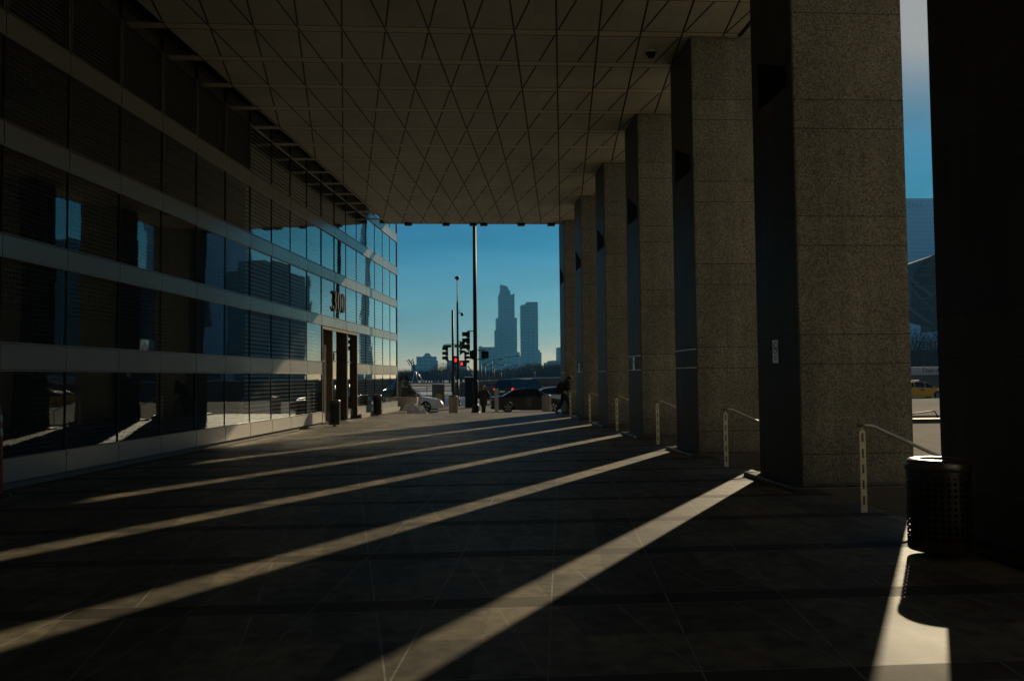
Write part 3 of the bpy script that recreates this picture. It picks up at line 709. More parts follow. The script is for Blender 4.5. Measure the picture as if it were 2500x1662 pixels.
MB().prism([(a.x-3, a.z+.51), (a.x, a.z+.623), (b_.x, b_.z+.623), (50, c.z+.623), (50, c.z+.72), (b_.x, b_.z+.72), (a.x, a.z+.68), (a.x-3, a.z+.52)], -.24, .24, lambda p, q: Vector((p[0], q, p[1]))).build('snow_cap', SNOW, pw)

# street lamps in a row, arms to one or both sides
def lamp(px, ptop, Y, arms, i, label):
    p = at(px, ptop, Y); h = p.z+.55; e = empty('street_lamp', (p.x, Y, -.55), 0, label, 'street lamp', 'arched street lamps along the far road')
    MB().tube([(0, 0, 0), (0, 0, h*.86)], [.09*Y/110, .06*Y/110], 8).build('pole', BLACK, e)
    for s_, L_ in arms:
        pts = [(s_*L_*(k/8), 0, h*.80+(h*.2)*sin(pi/2*min(1, k/8*1.15))) for k in range(9)]
        am = MB().tube(pts, .03*Y/110, 6).build('arm', BLACK, e)
        q = pts[-1]; hd = MB().lathe([(0, .1), (.14, .08), (.2, 0), (.08, -.03), (0, -.03)], (0, 0, 0), n=10)
        for k_, v in enumerate(hd.v): hd.v[k_] = (v[0]*2.4*Y/130+q[0], v[1]+q[1], v[2]*Y/130+q[2])
        hd.build('lamp_head', BLACK, e)
        gl = MB().lathe([(.1, -.01), (.08, -.1), (0, -.13)], (q[0]+s_*.1, 0, q[2]-.02), n=8).build('lens', LAMPC, e)
for i, a in enumerate([(1201, 870, 118, [(1, 3.6)], 'nearest arched street lamp, reaching right over the van'), (1174, 877, 120, [(1, 2.9)], 'arched street lamp just right of the tall light pole'),
          (1184, 889, 175, [(1, 2.4)], 'small arched lamp between the tall light pole and the nearest lamp'), (1206, 891, 190, [(1, 2.0), (-1, 2.0)], 'distant lamp with two arms just behind the nearest arched lamp'),
          (1223, 901, 230, [(1, 2.0), (-1, 2.0)], 'far two-armed lamp in front of the tall hazy tower'), (1305, 899, 235, [(1, 1.8)], 'single thin lamp before the right-hand bare trees'),
          (1231, 914, 330, [(1, 1.6)], 'farthest tiny lamp below the hazy tower')]):
    lamp(*a[:4], i, a[4])

# ---------------------------------------------------------------- vehicles
def wheel(e, x, y, r, w_, side):
    W_ = empty('wheel', (x, y, r)); W_.parent = e
    f = lambda a, rr, yy: Vector((rr*cos(a), yy, rr*sin(a)))
    def ring(prof, m, nm, n=28):
        b = MB(); vs_ = []; fs = []
        for rr, yy in prof: vs_ += [f(2*pi*k/n, rr, yy*side) for k in range(n)]
        for i in range(len(prof)-1):
            for k in range(n): fs.append((i*n+k, i*n+(k+1) % n, (i+1)*n+(k+1) % n, (i+1)*n+k))
        b.add(vs_, fs, True); return b
    ring([(.66*r, w_/2), (.9*r, w_/2), (r, w_/2-.03), (r, -w_/2+.03), (.9*r, -w_/2), (.3*r, -w_/2)], RUB, '').build('tyre', RUB, W_)
    b = ring([(.68*r, w_/2-.005), (.62*r, w_/2-.02), (.62*r, w_/2-.1)], ALLOY, '')
    for k in range(5):
        a = 2*pi*k/5+.3
        for d in (-.14, .14):
            b.prism([(.12*r, a-.4), (.12*r, a+.4), (.64*r, a+d+.09), (.64*r, a+d-.09)], side*(w_/2-.05), side*(w_/2-.02), lambda p, q: Vector((p[0]*cos(p[1]), q, p[0]*sin(p[1]))))
    b.build('rim', ALLOY, W_)
    ring([(.0, w_/2-.13), (.62*r, w_/2-.12)], BLACK, '').build('brake_disc', BLACK, W_)
def car(name, loc, rz, paint, label, cat, P):
    """P: low = body outline (x, z) along the bottom-free top line, wheels, cabin outline"""
    e = empty(name, loc, rz, label, cat)
    Wd = P['w']/2; r = P['r']; top = P['top']; zb = P['zb']
    # body outline with wheel arches
    out = list(top); x1 = top[-1][0]; x0 = top[0][0]; bot = []
    for wx in sorted(P['wx'], reverse=True):
        n = 9; R_ = r*1.16
        bot.append((wx+sqrt_(R_, r-zb), zb))
        for i in range(n+1):
            a0 = math.asin(max(-1, min(1, (zb-r)/R_))); a = a0+(pi-2*a0)*i/n; bot.append((wx+R_*cos(a), r+R_*sin(a)))
        bot.append((wx-sqrt_(R_, r-zb), zb))
    out = out+[(x1-.06, zb)]+bot+[(x0+.06, zb)]
    cx = (x0+x1)/2; cz = .6; n = len(out); b = MB()
    sl_ = [(-Wd, .955), (-Wd+.05, .985), (-Wd+.16, 1), (Wd-.16, 1), (Wd-.05, .985), (Wd, .955)]
    vs_ = []
    for y, s_ in sl_:
        for x, z in out: vs_.append(Vector((cx+(x-cx)*(s_ if z > zb+.01 or True else 1), y, z if z < r*1.7 else z-(1-s_)*.9)))
    fs = []
    for i in range(len(sl_)-1):
        for k in range(n): fs.append((i*n+k, i*n+(k+1) % n, (i+1)*n+(k+1) % n, (i+1)*n+k))
    fs.append(tuple(range(n))[::-1]); fs.append(tuple((len(sl_)-1)*n+k for k in range(n))); b.add(vs_, fs); b.build('body', paint, e)
    # cabin glass, tapering inwards
    cab = P['cab']; zbelt = min(z for x, z in cab); zt_ = max(z for x, z in cab); zroof = zt_
    yw = lambda z: Wd-.07-(z-zbelt)*.36
    m = len(cab); g = MB(); vs_ = [Vector((x, -yw(z), z)) for x, z in cab]+[Vector((x, yw(z), z)) for x, z in cab]
    g.add(vs_, [tuple(range(m))[::-1], tuple(range(m, 2*m))]+[(i, (i+1) % m, m+(i+1) % m, m+i) for i in range(m)]); g.build('windows', CGLASS, e)
    # roof skin and pillars in body colour
    rf = [p_ for p_ in cab if p_[1] > zt_-.16]
    R2 = MB(); k = len(rf); up = [Vector((x, s_*(yw(z)+.012), z+.014)) for s_ in (-1, 1) for x, z in rf]; lo = [v-Vector((0, 0, .05)) for v in up]
    R2.add(up+lo, [(i, i+1, k+i+1, k+i) for i in range(k-1)]+[(2*k+i, 2*k+i+1, i+1, i) for i in range(k-1)]+[(3*k+i, 3*k+i+1, k+i+1, k+i) for i in range(k-1)]+[(0, k, 3*k, 2*k), (k-1, 2*k-1, 4*k-1, 3*k-1)], True)
    R2.build('roof', paint, e)
    for s_ in (-1, 1):
        pl_ = MB()
        for i in range(m):
            (xa, za), (xb, zb_) = cab[i], cab[(i+1) % m]
            if abs(za-zb_) > .05: pl_.bar((xa, s_*(yw(za)+.004), za+.008), (xb, s_*(yw(zb_)+.004), zb_+.008), .045, .03)
        for px_ in P['pil']: pl_.bar((px_, s_*(yw(zbelt)+.004), zbelt), (px_-.05, s_*(yw(zt_)+.004), zt_), .05, .03)
        pl_.build('pillars', BLACK if P.get('blackp') else paint, e)
        mx = P['mir']; MB().lathe([(0, -.06), (.09, -.05), (.11, 0), (.09, .07), (0, .08)], (mx, s_*(Wd+.06), zbelt+.06), n=10).build('mirror', paint, e)
        for wx in P['wx']: wheel(e, wx, s_*(Wd-.12), r, .22, s_)
        xf_, zf = x1-.10, P['hz']
        MB().add([Vector((xf_-.28, s_*(Wd-.03), zf+.1)), Vector((xf_-.28, s_*(Wd-.06), zf+.02)), Vector((xf_-.02, s_*(Wd-.18), zf-.05)), Vector((xf_+.02, s_*(Wd-.26), zf+.04)), Vector((xf_-.2, s_*(Wd-.3), zf+.12))], [(0, 1, 2, 3), (0, 3, 4), (4, 3, 2, 1), (0, 4, 1)]).build('headlight', LAMPC, e)
        MB().box(x0+.02, s_*(Wd-.32), P['tz']-.07, x0+.22, s_*(Wd+.004), P['tz']+.1).build('taillight', P.get('tm', TAIL), e, .02)
        MB().bar((P['mir']-.95, s_*(Wd+.005), zbelt-.16), (P['mir']-1.12, s_*(Wd+.005), zbelt-.16), .02, .03).build('door_handle', paint, e)
    # bumpers and a dark sill line
    MB().box(x1-.16, -Wd+.12, zb, x1+.02, Wd-.12, zb+.2).build('front_bumper', paint, e, .03)
    MB().box(x0+.0, -Wd+.12, zb, x0+.12, Wd-.12, zb+.22).build('rear_bumper', paint, e, .03)
    MB().box(x0+.3, -Wd+.2, zb-.06, x1-.3, Wd-.2, zb+.1).build('underside', BLACK, e)
    return e
def sqrt_(R_, d): return math.sqrt(max(0, R_*R_-d*d))
SED = dict(w=1.82, r=.325, zb=.22, wx=(-1.36, 1.42), hz=.64, tz=.78, mir=.82, pil=(-.12,),
           top=[(-2.38, .5), (-2.40, .78), (-2.34, .94), (-1.75, 1.0), (-.9, .95), (.9, .92), (1.35, .88), (1.95, .78), (2.28, .66), (2.40, .48)],
           cab=[(-1.72, .96), (-1.05, 1.33), (-.72, 1.41), (-.2, 1.455), (.2, 1.44), (.48, 1.37), (1.22, .90)])
SUVP = dict(w=2.0, r=.39, zb=.34, wx=(-1.65, 1.65), hz=.95, tz=1.15, mir=1.0, pil=(-1.2, -.1, .85),
            top=[(-2.75, .6), (-2.78, 1.1), (-2.74, 1.24), (-1.0, 1.24), (1.3, 1.22), (2.3, 1.14), (2.62, 1.0), (2.76, .7)],
            cab=[(-2.74, 1.2), (-2.56, 1.82), (-2.4, 1.93), (-1.4, 1.98), (.4, 1.97), (.78, 1.88), (1.40, 1.2)])
HAT = dict(w=1.75, r=.315, zb=.2, wx=(-1.32, 1.38), hz=.7, tz=.86, mir=.95, pil=(-.62, .32),
           top=[(-2.18, .5), (-2.22, .85), (-2.12, 1.04), (-1.6, 1.0), (.9, .92), (1.5, .86), (2.0, .74), (2.22, .5)],
           cab=[(-2.02, 1.02), (-1.72, 1.24), (-1.0, 1.42), (-.3, 1.485), (.25, 1.46), (.62, 1.36), (1.45, .88)])
def paint(n, c, r=.22, m=0): return mat(n, c, r, m, var=.03, scale=1, coat=.25, spec=.3)
wp = paint('white_car_paint', (.62, .60, .58)); bk = paint('black_car_paint', (.012, .012, .014), .15); bl_ = paint('navy_van_paint', (.006, .009, .018), .3)
sv = paint('silver_car_paint', (.42, .46, .52), .25, .5); yl = paint('taxi_yellow', (.80, .40, .005), .3)
p = at(1041, 990, 54); wc = car('white_car', (p.x-1.42*1.1, 54, -.52), 0, wp, 'white car whose front half shows right of the planter', 'car', SED); wc.scale = (1.1,)*3
p = at(1238, 1000, 52); car('black_sedan', (p.x+1.36, 52.0, -.52), 0, bk, 'black sedan standing across the street end, behind the marker post', 'car', SED)
p = at(1292, 960, 58); car('police_sedan', (p.x+1.95, 58, -.52), 0, sv, 'silver and blue sedan partly hidden behind the black sedan', 'car', SED)
A_ = radians(46); p = at(1250, 948, 68); hx, hy = cos(A_), sin(A_)
e = car('dark_van', (p.x+2.75*hx-1.0*hy, 68+2.75*hy+1.0*hx, -.52), A_, bl_, 'large dark blue van seen from behind at an angle, above the two sedans', 'van', dict(SUVP, tm=RED))
MB().box(-2.80, -.28, .92, -2.785, .28, 1.05).build('number_plate', WHITEP, e)
MB().box(-2.80, -.72, 1.16, -2.785, -.36, 1.24).build('rear_badge', SGN, e)
p = at(2277, 968, 72); tx = car('yellow_taxi', (p.x-1.38, 72.0, -.60), 0, yl, 'yellow hatchback taxi seen through the gap beside the nearest column', 'taxi', HAT)
MB().box(-.35, -.3, 1.5, .05, .3, 1.62).build('roof_sign', WHITEP, tx)
MB().box(-.2, -.885, .66, .12, -.872, .86).build('door_emblem', mat('emblem', (.25, .07, .03), .5), tx)

def text(s_, size, m, name, parent, M_, depth=.01):
    cu = bpy.data.curves.new(name, 'FONT'); cu.body = s_; cu.size = size; cu.extrude = depth; cu.align_x = 'CENTER'
    o = bpy.data.objects.new(name+'_src', cu); C.objects.link(o); bpy.context.view_layer.update()
    me = bpy.data.meshes.new_from_object(o.evaluated_get(bpy.context.evaluated_depsgraph_get())); bpy.data.objects.remove(o)
    me.materials.clear(); me.materials.append(m); t = bpy.data.objects.new(name, me); C.objects.link(t); t.parent = parent; t.matrix_local = M_; return t
STAND = Matrix.Rotation(pi/2, 4, 'X')
TXB = mat('letter_blue', (.02, .03, .12), .5); TXG = mat('letter_grey', (.5, .55, .6), .5)
# bus behind the taxi
by = 86; p0 = at(2190, 895, by); p1 = at(2300, 895, by); zt = p1.z
bus = empty('city_bus', (p1.x-3.2, by, -.6), 0, 'city bus with pale roof edge lettered Clean Air Hybrid behind the taxi', 'bus')
b = MB(); H = zt+.6
MB().box(-6, -1.27, .35, 6, 1.27, H-.75).build('body', mat('bus_body', (.06, .07, .08), .3, coat=.5), bus, .04)
MB().box(-6, -1.26, H-.745, 6, 1.26, H).build('roof_shroud', mat('bus_white', (.55, .52, .48), .4), bus, .03)
for i in range(7): MB().box(-5.7+i*1.65, -1.285, 1.0, -4.2+i*1.65, -1.272, H-.95).build('window', CGLASS, bus)
for x in (-4, 3.6):
    wheel(bus, x, -1.12, .48, .28, -1)
text('Clean Air Hybrid', .58, TXB, 'lettering', bus, Matrix.Translation((2.3, -1.272, H-.56)) @ STAND)

# kerb wall, low rail and snow line in the gap on the right
e = empty('low_kerb_wall', (0, 0, 0), 0, 'low dark kerb with a snow line seen through the gap above the bin', 'kerb')
p = atz(2262, 1032, -.44)
MB().box(15.2, p.y-.1, -.45, 23.8, p.y+.12, -.26).build('kerb', mat('wet_kerb', (.05, .045, .04), .5), e)
MB().box(15.2, p.y+.13, -.45, 23.8, p.y+1.2, -.405).build('snow_strip', SNOW, e)
e = empty('low_tube_rail', (0, 0, 0), 0, 'low bent tube rail on the lit pavement, seen above the bin', 'rail')
pts = [at(2180, 1014, 38), at(2236, 1009, 38), at(2278, 1003, 38), at(2283, 1005, 38), at(2288, 1014, 38), at(2290, 1028, 38)]
MB().tube(pts, .03, 8).build('tube', BLACK, e)

# ---------------------------------------------------------------- people
SKIN = mat('skin', (.42, .25, .17), .6, scale=4)
def skinned(name, m, parent, chains, root=None, sub=2):
    """chains: lists of (x, y, z, r); points that coincide are joined"""
    vs_ = []; rs = []; ed = []; idx = {}
    for ch_ in chains:
        prev = None
        for x, y, z, r in ch_:
            k = (round(x, 3), round(y, 3), round(z, 3))
            if k not in idx: idx[k] = len(vs_); vs_.append((x, y, z)); rs.append(r)
            if prev is not None and prev != idx[k]: ed.append((prev, idx[k]))
            prev = idx[k]
    me = bpy.data.meshes.new(name); me.from_pydata(vs_, ed, []); o = bpy.data.objects.new(name, me); C.objects.link(o); o.parent = parent
    me.materials.append(m)
    md = o.modifiers.new('Skin', 'SKIN'); md.use_smooth_shade = True
    for i, v in enumerate(me.skin_vertices[0].data):
        rr = rs[i]; v.radius = rr if isinstance(rr, tuple) else (rr, rr); v.use_root = (i == 0)
    o.modifiers.new('Sub', 'SUBSURF').levels = sub; o.modifiers['Sub'].render_levels = sub
    return o
def head(parent, c, fwd, m=SKIN, s=1):
    """head with brow, nose, chin and ears; fwd = direction of the face in the XY plane with tilt z"""
    c = Vector(c); f = Vector(fwd).normalized(); r = f.cross(Vector((0, 0, 1))).normalized(); u = r.cross(f)
    P = lambda a, b_, d: c+(f*a+r*b_+u*d)*s
    b = MB(); n = 18; rings = []
    prof = [(-.118, .02, .02), (-.105, .045, .05), (-.08, .058, .07), (-.04, .068, .085), (0, .074, .094), (.04, .076, .098), (.08, .066, .088), (.105, .045, .06), (.118, .0, .0)]
    vs_ = []; fs = []
    for z, wx, wy in prof:
        for k in range(n):
            a = 2*pi*k/n; fx = cos(a); yy = wy*fx+(.012 if fx > 0 and z < 0 else 0)
            if fx > .94 and -.03 < z < .02: yy += .02                # nose
            if fx > .8 and z == .04: yy -= .006
            vs_.append(P(yy, wx*sin(a), z))
    for i in range(len(prof)-1):
        for k in range(n): fs.append((i*n+k, i*n+(k+1) % n, (i+1)*n+(k+1) % n, (i+1)*n+k))
    b.add(vs_, fs, True)
    for sg in (-1, 1): b.add([P(-.01, sg*.074, -.02), P(.01, sg*.084, .02), P(-.025, sg*.088, .025), P(-.02, sg*.078, -.025)], [(0, 1, 2, 3)])
    return b
def hand(name, parent, w_, d, m=SKIN):
    w_ = Vector(w_); d = Vector(d).normalized(); r = d.cross(Vector((0, 0, 1))).normalized(); u = r.cross(d)
    ch_ = [[(*w_, .025), (*(w_+d*.05), .032), (*(w_+d*.09), .03)]]
    for i, L_ in enumerate((.07, .08, .075, .058)):
        b_ = w_+d*.09; o = r*(-.03+.02*i)
        ch_.append([(*(b_), .03), (*(b_+o+d*.012), .010), (*(b_+o+d*(.012+L_*.5)-u*.008), .0085), (*(b_+o+d*(.012+L_*.75)-u*.03), .0075)])
    ch_.append([(*(w_+d*.05), .032), (*(w_+d*.07-r*.045), .011), (*(w_+d*.10-r*.055-u*.01), .009)])
    return skinned(name, m, parent, ch_, sub=1)

# walking man in profile, facing +X, head bent to the phone in his hands, backpack on his back
mp = at(1387, 1008, 35.9)
mp.x -= .17; man = empty('person', (mp.x, 35.9, FZ), 0, 'man in dark hooded jacket with backpack striding right beside the farthest column, head bent', 'person')
body = skinned('body', SKIN, man, [[(0, 0, .90, .11), (.05, 0, 1.10, .12), (.11, 0, 1.30, .13), (.16, 0, 1.40, .08), (.20, 0, 1.45, .052), (.235, 0, 1.50, .05), (.27, 0, 1.56, .085), (.29, 0, 1.63, .08)],
        [(.11, 0, 1.30, .13), (.12, -.19, 1.33, .055), (.10, -.24, 1.07, .045), (.27, -.16, 1.14, .035), (.34, -.10, 1.24, .028)],
        [(.11, 0, 1.30, .13), (.12, .19, 1.33, .055), (.10, .24, 1.07, .045), (.27, .16, 1.14, .035), (.34, .08, 1.24, .028)],
        [(0, 0, .90, .11), (.02, -.10, .84, .085), (.20, -.10, .47, .06), (.27, -.10, .10, .04), (.40, -.10, .04, .035)],
        [(0, 0, .90, .11), (-.02, .10, .84, .085), (-.08, .10, .46, .06), (-.33, .10, .16, .042), (-.24, .10, .05, .035)]])
DK = mat('dark_jacket', (.018, .016, .015), .85, scale=9, bump=.3); JN = mat('dark_trousers', (.022, .022, .026), .9, scale=9)
skinned('jacket', DK, man, [[(-.01, 0, .82, .145), (.03, 0, 1.05, .155), (.09, 0, 1.27, .165), (.16, 0, 1.40, .12), (.20, 0, 1.46, .09)],
        [(.09, 0, 1.27, .165), (.11, -.20, 1.32, .085), (.085, -.25, 1.06, .072), (.26, -.17, 1.13, .055)],
        [(.09, 0, 1.27, .165), (.11, .20, 1.32, .085), (.085, .25, 1.06, .072), (.26, .17, 1.13, .055)]])
skinned('trousers', JN, man, [[(0, 0, .90, .12), (.02, -.10, .82, .105), (.20, -.10, .47, .08), (.27, -.10, .09, .066)], [(0, 0, .90, .12), (-.02, .10, .82, .105), (-.08, .10, .46, .08), (-.335, .10, .15, .064)]])
skinned('shoes', BLACK, man, [[(.24, -.10, .05, .05), (.36, -.10, .04, .045), (.44, -.10, .035, .03)]], sub=1)
skinned('shoes', BLACK, man, [[(-.36, .10, .15, .048), (-.29, .10, .07, .045), (-.22, .10, .035, .03)]], sub=1)
skinned('hood', DK, man, [[(.19, 0, 1.47, .11), (.235, 0, 1.56, .115), (.255, 0, 1.63, .095)]])
hd = head(man, (.285, 0, 1.575), (1, 0, -.55)); hd.build('face', SKIN, man)
hand('hand', man, (.34, -.10, 1.24), (.4, .3, .6)); hand('hand', man, (.34, .08, 1.24), (.4, -.3, .6))
bpk = empty('backpack', (mp.x-.16, 35.9, FZ+1.12), 0, 'dark backpack on the back of the walking man', 'backpack')
sh = MB()
prof = [(-.27, .10, .10), (-.24, .15, .13), (-.05, .17, .15), (.12, .165, .13), (.22, .13, .09), (.26, .06, .04)]
vs_ = []; fs = []; n = 14
for z, ry, rx in prof:
    for k in range(n): a = 2*pi*k/n; vs_.append((-.03+.25*z+rx*(abs(cos(a))**.6)*(1 if cos(a) > 0 else -1), ry*(abs(sin(a))**.6)*(1 if sin(a) > 0 else -1), z))
for i in range(len(prof)-1):
    for k in range(n): fs.append((i*n+k, i*n+(k+1) % n, (i+1)*n+(k+1) % n, (i+1)*n+k))
sh.add(vs_, fs+[tuple(range(n))[::-1], tuple((len(prof)-1)*n+k for k in range(n))], True); sh.build('bag', mat('backpack_cloth', (.012, .012, .014), .8), bpk)
for y in (-.12, .12): MB().tube([(.05, y, .22), (.2, y, .33), (.38, y, .18), (.36, y, -.08), (.1, y, -.2)], .022, 6).build('strap', BLACK, bpk)

wp_ = at(1181, 1005, 44.6)
wom = empty('person', (wp_.x, 44.6, -.36), 0, 'woman in a long dark parka with fur-trimmed hood walking past the light pole', 'person')
skinned('body', SKIN, wom, [[(0, 0, .82, .11), (0, 0, 1.0, .10), (0, .0, 1.20, .12), (0, 0, 1.30, .07), (0, -.01, 1.36, .045), (0, -.02, 1.46, .08)],
        [(0, 0, 1.20, .12), (-.17, 0, 1.22, .05), (-.25, .02, 1.0, .042), (-.17, -.12, .88, .032)], [(0, 0, 1.20, .12), (.17, 0, 1.22, .05), (.25, .02, 1.0, .042), (.17, -.12, .88, .032)],
        [(0, 0, .82, .11), (-.08, 0, .76, .08), (-.06, -.06, .42, .055), (-.05, -.02, .08, .04), (-.05, -.14, .035, .032)], [(0, 0, .82, .11), (.08, 0, .76, .08), (.05, .05, .42, .055), (.04, .10, .09, .04), (.04, -.0, .04, .032)]])
PK = mat('parka_cloth', (.022, .018, .016), .8, scale=8, bump=.4); FUR = mat('hood_fur', (.42, .27, .13), .9, var=.4, scale=30, bump=1)
skinned('parka', PK, wom, [[(0, 0, .50, .19), (0, 0, .64, .225), (0, 0, .86, .235), (0, 0, 1.05, .215), (0, 0, 1.22, .18), (0, 0, 1.32, .11)],
        [(0, 0, 1.22, .18), (-.19, 0, 1.23, .10), (-.30, .02, 1.0, .085), (-.20, -.13, .86, .07)], [(0, 0, 1.22, .18), (.19, 0, 1.23, .10), (.30, .02, 1.0, .085), (.20, -.13, .86, .07)]])
skinned('leggings', BLACK, wom, [[(-.06, 0, .6, .085), (-.06, -.06, .42, .07), (-.05, -.02, .12, .055)], [(-.06, 0, .6, .085), (.06, .02, .58, .085), (.05, .05, .42, .07), (.04, .10, .13, .055)]])
BT = mat('brown_boots', (.06, .04, .03), .7)
skinned('boot', BT, wom, [[(-.05, -.0, .22, .06), (-.05, -.02, .06, .055), (-.05, -.14, .045, .045)]], sub=1); skinned('boot', BT, wom, [[(.04, .10, .24, .06), (.04, .08, .07, .055), (.04, -.03, .045, .045)]], sub=1)
head(wom, (0, -.03, 1.45), (-.15, -1, -.1)).build('face', SKIN, wom)
HR = mat('brown_hair', (.09, .045, .02), .6, scale=20)
b = MB(); n = 16
for j in range(6):
    pass
b.lathe([(0, .125), (.055, .118), (.088, .06), (.095, -.02), (.10, -.12), (.09, -.2)], (0, .045, 1.455), n=18)
for sx in (-1, 1): b.tube([(sx*.06, -.03, 1.55), (sx*.092, -.05, 1.48), (sx*.10, -.06, 1.38), (sx*.09, -.09, 1.27)], [.022, .03, .032, .02], 8); b.build('hair', HR, wom)
for k_, v in enumerate([]): pass
b = MB(); N = 26; rg = random.Random(2)
for i in range(420):
    a = rg.random()*2*pi; c = Vector((.135*cos(a), -.03-.02*rg.random()+.02*abs(cos(a)), 1.38+.10*sin(a)+(.0)))
    d = Vector((cos(a)*.5+rg.uniform(-.6, .6), -.5+rg.uniform(-.6, .6), sin(a)*.5+rg.uniform(-.6, .6))).normalized()
    s_ = d.cross(Vector((rg.random(), rg.random(), rg.random()))).normalized()*.012
    b.add([c-s_, c+s_, c+d*.065], [(0, 1, 2)])
b.tube([Vector((.135*cos(2*pi*i/N), -.02, 1.37+.10*sin(2*pi*i/N))) for i in range(N+1)], .028, 8, caps=False)
b.build('fur_trim', FUR, wom)

dp = at(991, 960, 47); ped = empty('person', (dp.x, 47.2, -.36), 0, 'standing person in dark clothes half hidden behind the planter conifer', 'person')
skinned('body', SKIN, ped, [[(0, 0, .9, .11), (0, 0, 1.1, .11), (0, 0, 1.38, .13), (0, 0, 1.5, .06), (0, 0, 1.58, .05), (0, 0, 1.66, .085), (0, 0, 1.72, .08)],
        [(0, 0, 1.38, .13), (-.19, 0, 1.4, .055), (-.24, 0, 1.1, .045), (-.22, -.08, .86, .035)], [(0, 0, 1.38, .13), (.19, 0, 1.4, .055), (.24, 0, 1.1, .045), (.22, -.08, .86, .035)],
        [(0, 0, .9, .11), (-.1, 0, .84, .08), (-.1, -.02, .46, .06), (-.1, 0, .09, .04), (-.1, -.13, .04, .035)], [(0, 0, .9, .11), (.1, 0, .84, .08), (.1, .02, .46, .06), (.1, .05, .09, .04), (.1, -.08, .04, .035)]])
skinned('coat', DK, ped, [[(0, 0, .62, .2), (0, 0, .9, .19), (0, 0, 1.2, .185), (0, 0, 1.42, .15), (0, 0, 1.52, .08)], [(0, 0, 1.42, .15), (-.2, 0, 1.4, .09), (-.26, 0, 1.1, .075), (-.23, -.08, .9, .06)], [(0, 0, 1.42, .15), (.2, 0, 1.4, .09), (.26, 0, 1.1, .075), (.23, -.08, .9, .06)]])
MB().lathe([(0, .13), (.07, .115), (.1, .05), (.103, -.04), (.09, -.1)], (0, .015, 1.68), n=16).build('hat', BLACK, ped)

# ---------------------------------------------------------------- far park: trees, masts, pavilion
TW = mat('bare_twigs', (.055, .043, .036), .95, var=.4, scale=.2)
def twigs(b, c, R_, H, n, rg, tw):
    """crown of a bare tree: limbs that fork outwards and many thin twigs"""
    c = Vector(c)
    for i in range(n):
        a = rg.random()*2*pi; el = rg.random()**.6; rr = R_*rg.random()**.5
        p = c+Vector((rr*cos(a), rr*sin(a), H*(.25+.75*rg.random()*(1-.45*(rr/R_)**2))))
        d = Vector((cos(a)*.7+rg.uniform(-.5, .5), sin(a)*.7+rg.uniform(-.5, .5), 1+rg.random())).normalized()*tw*(1+rg.random()*2)
        s_ = d.cross(Vector((rg.random()-.5, rg.random()-.5, rg.random()-.5))).normalized()*tw*.09
        b.add([p-s_, p+s_, p+d], [(0, 1, 2)])
def wood(name, pts, seed, label, n, tw):
    rg = random.Random(seed); b = MB()
    for (px, py, Y, k) in pts:
        top = at(px, py, Y); R_ = k
        for q in range(3):
            x = top.x+rg.uniform(-R_, R_); y = Y+rg.uniform(0, 60); h = (top.z+.5)*rg.uniform(.82, 1.03)
            b.tube([(x, y, -.55), (x, y, h*.5)], [.22, .12], 5)
            for _ in range(5):
                a = rg.random()*2*pi; b.tube([(x, y, h*.25), (x+cos(a)*R_*.35, y+sin(a)*R_*.35, h*.6), (x+cos(a)*R_*.5, y+sin(a)*R_*.5, h*.85)], [.12, .07, .02], 4)
            twigs(b, (x, y, -.5), R_*.8, h, n, rg, tw)
    o = b.build(name, TW); return tag(o, label, 'trees', kind='stuff')
pts = [(x, 907+5*sin(x*.09)-(4 if 1060 < x < 1160 else 0)+random.uniform(-2, 3), 330, 7) for x in range(955, 1200, 9)]
wood('distant_wood', pts, 1, 'long band of bare winter trees in haze left of the light pole', 420, .8)
pts = [(x, 921-34*max(0, min(1, (x-1240)/85))**.8+random.uniform(-2, 2), 300, 7) for x in range(1236, 1420, 9)]
wood('distant_wood', pts, 2, 'bare hazy trees rising to the right under the second tower', 420, .8)
def bare_tree(px, ptop, Y, R_, label, seed, n=900, tw=.5):
    rg = random.Random(seed); top = at(px, ptop, Y); e = empty('bare_tree', (top.x, Y, -.55), 0, label, 'tree', 'single bare trees'); h = top.z+.55
    MB().tube([(0, 0, 0), (.1, 0, h*.3), (0, .1, h*.7)], [.25, .18, .06], 7).build('trunk', TW, e)
    b = MB()
    for _ in range(14):
        a = rg.random()*2*pi; z = h*rg.uniform(.22, .6); l = R_*rg.uniform(.5, .95)
        m_ = Vector((cos(a)*l*.5, sin(a)*l*.5, z+h*.14)); q = Vector((cos(a)*l, sin(a)*l, z+h*.3)); b.tube([(0, 0, z), m_, q], [.10, .06, .02], 5)
        for _ in range(3):
            a2 = a+rg.uniform(-.9, .9); b.tube([m_, m_+Vector((cos(a2)*l*.4, sin(a2)*l*.4, h*.2))], [.05, .012], 4)
    twigs(b, (0, 0, 0), R_, h, n, rg, tw)
    b.build('crown', TW, e)
bare_tree(1083, 884, 300, 4.5, 'bare tree rising above the wood right of the broad stepped hazy block', 11)
bare_tree(1098, 890, 310, 4, 'bare tree above the wood directly left of the signal poles', 12)
for i, (px, pt, Y) in enumerate([(2215, 800, 140), (2262, 815, 150), (2305, 795, 145)]):
    bare_tree(px, pt, Y, 4.5, ['bare tree behind the bus, against the column edge', 'bare tree behind the bus in the middle of the narrow gap', 'bare tree behind the bus near the black column'][i], 20+i, 1500, .45)

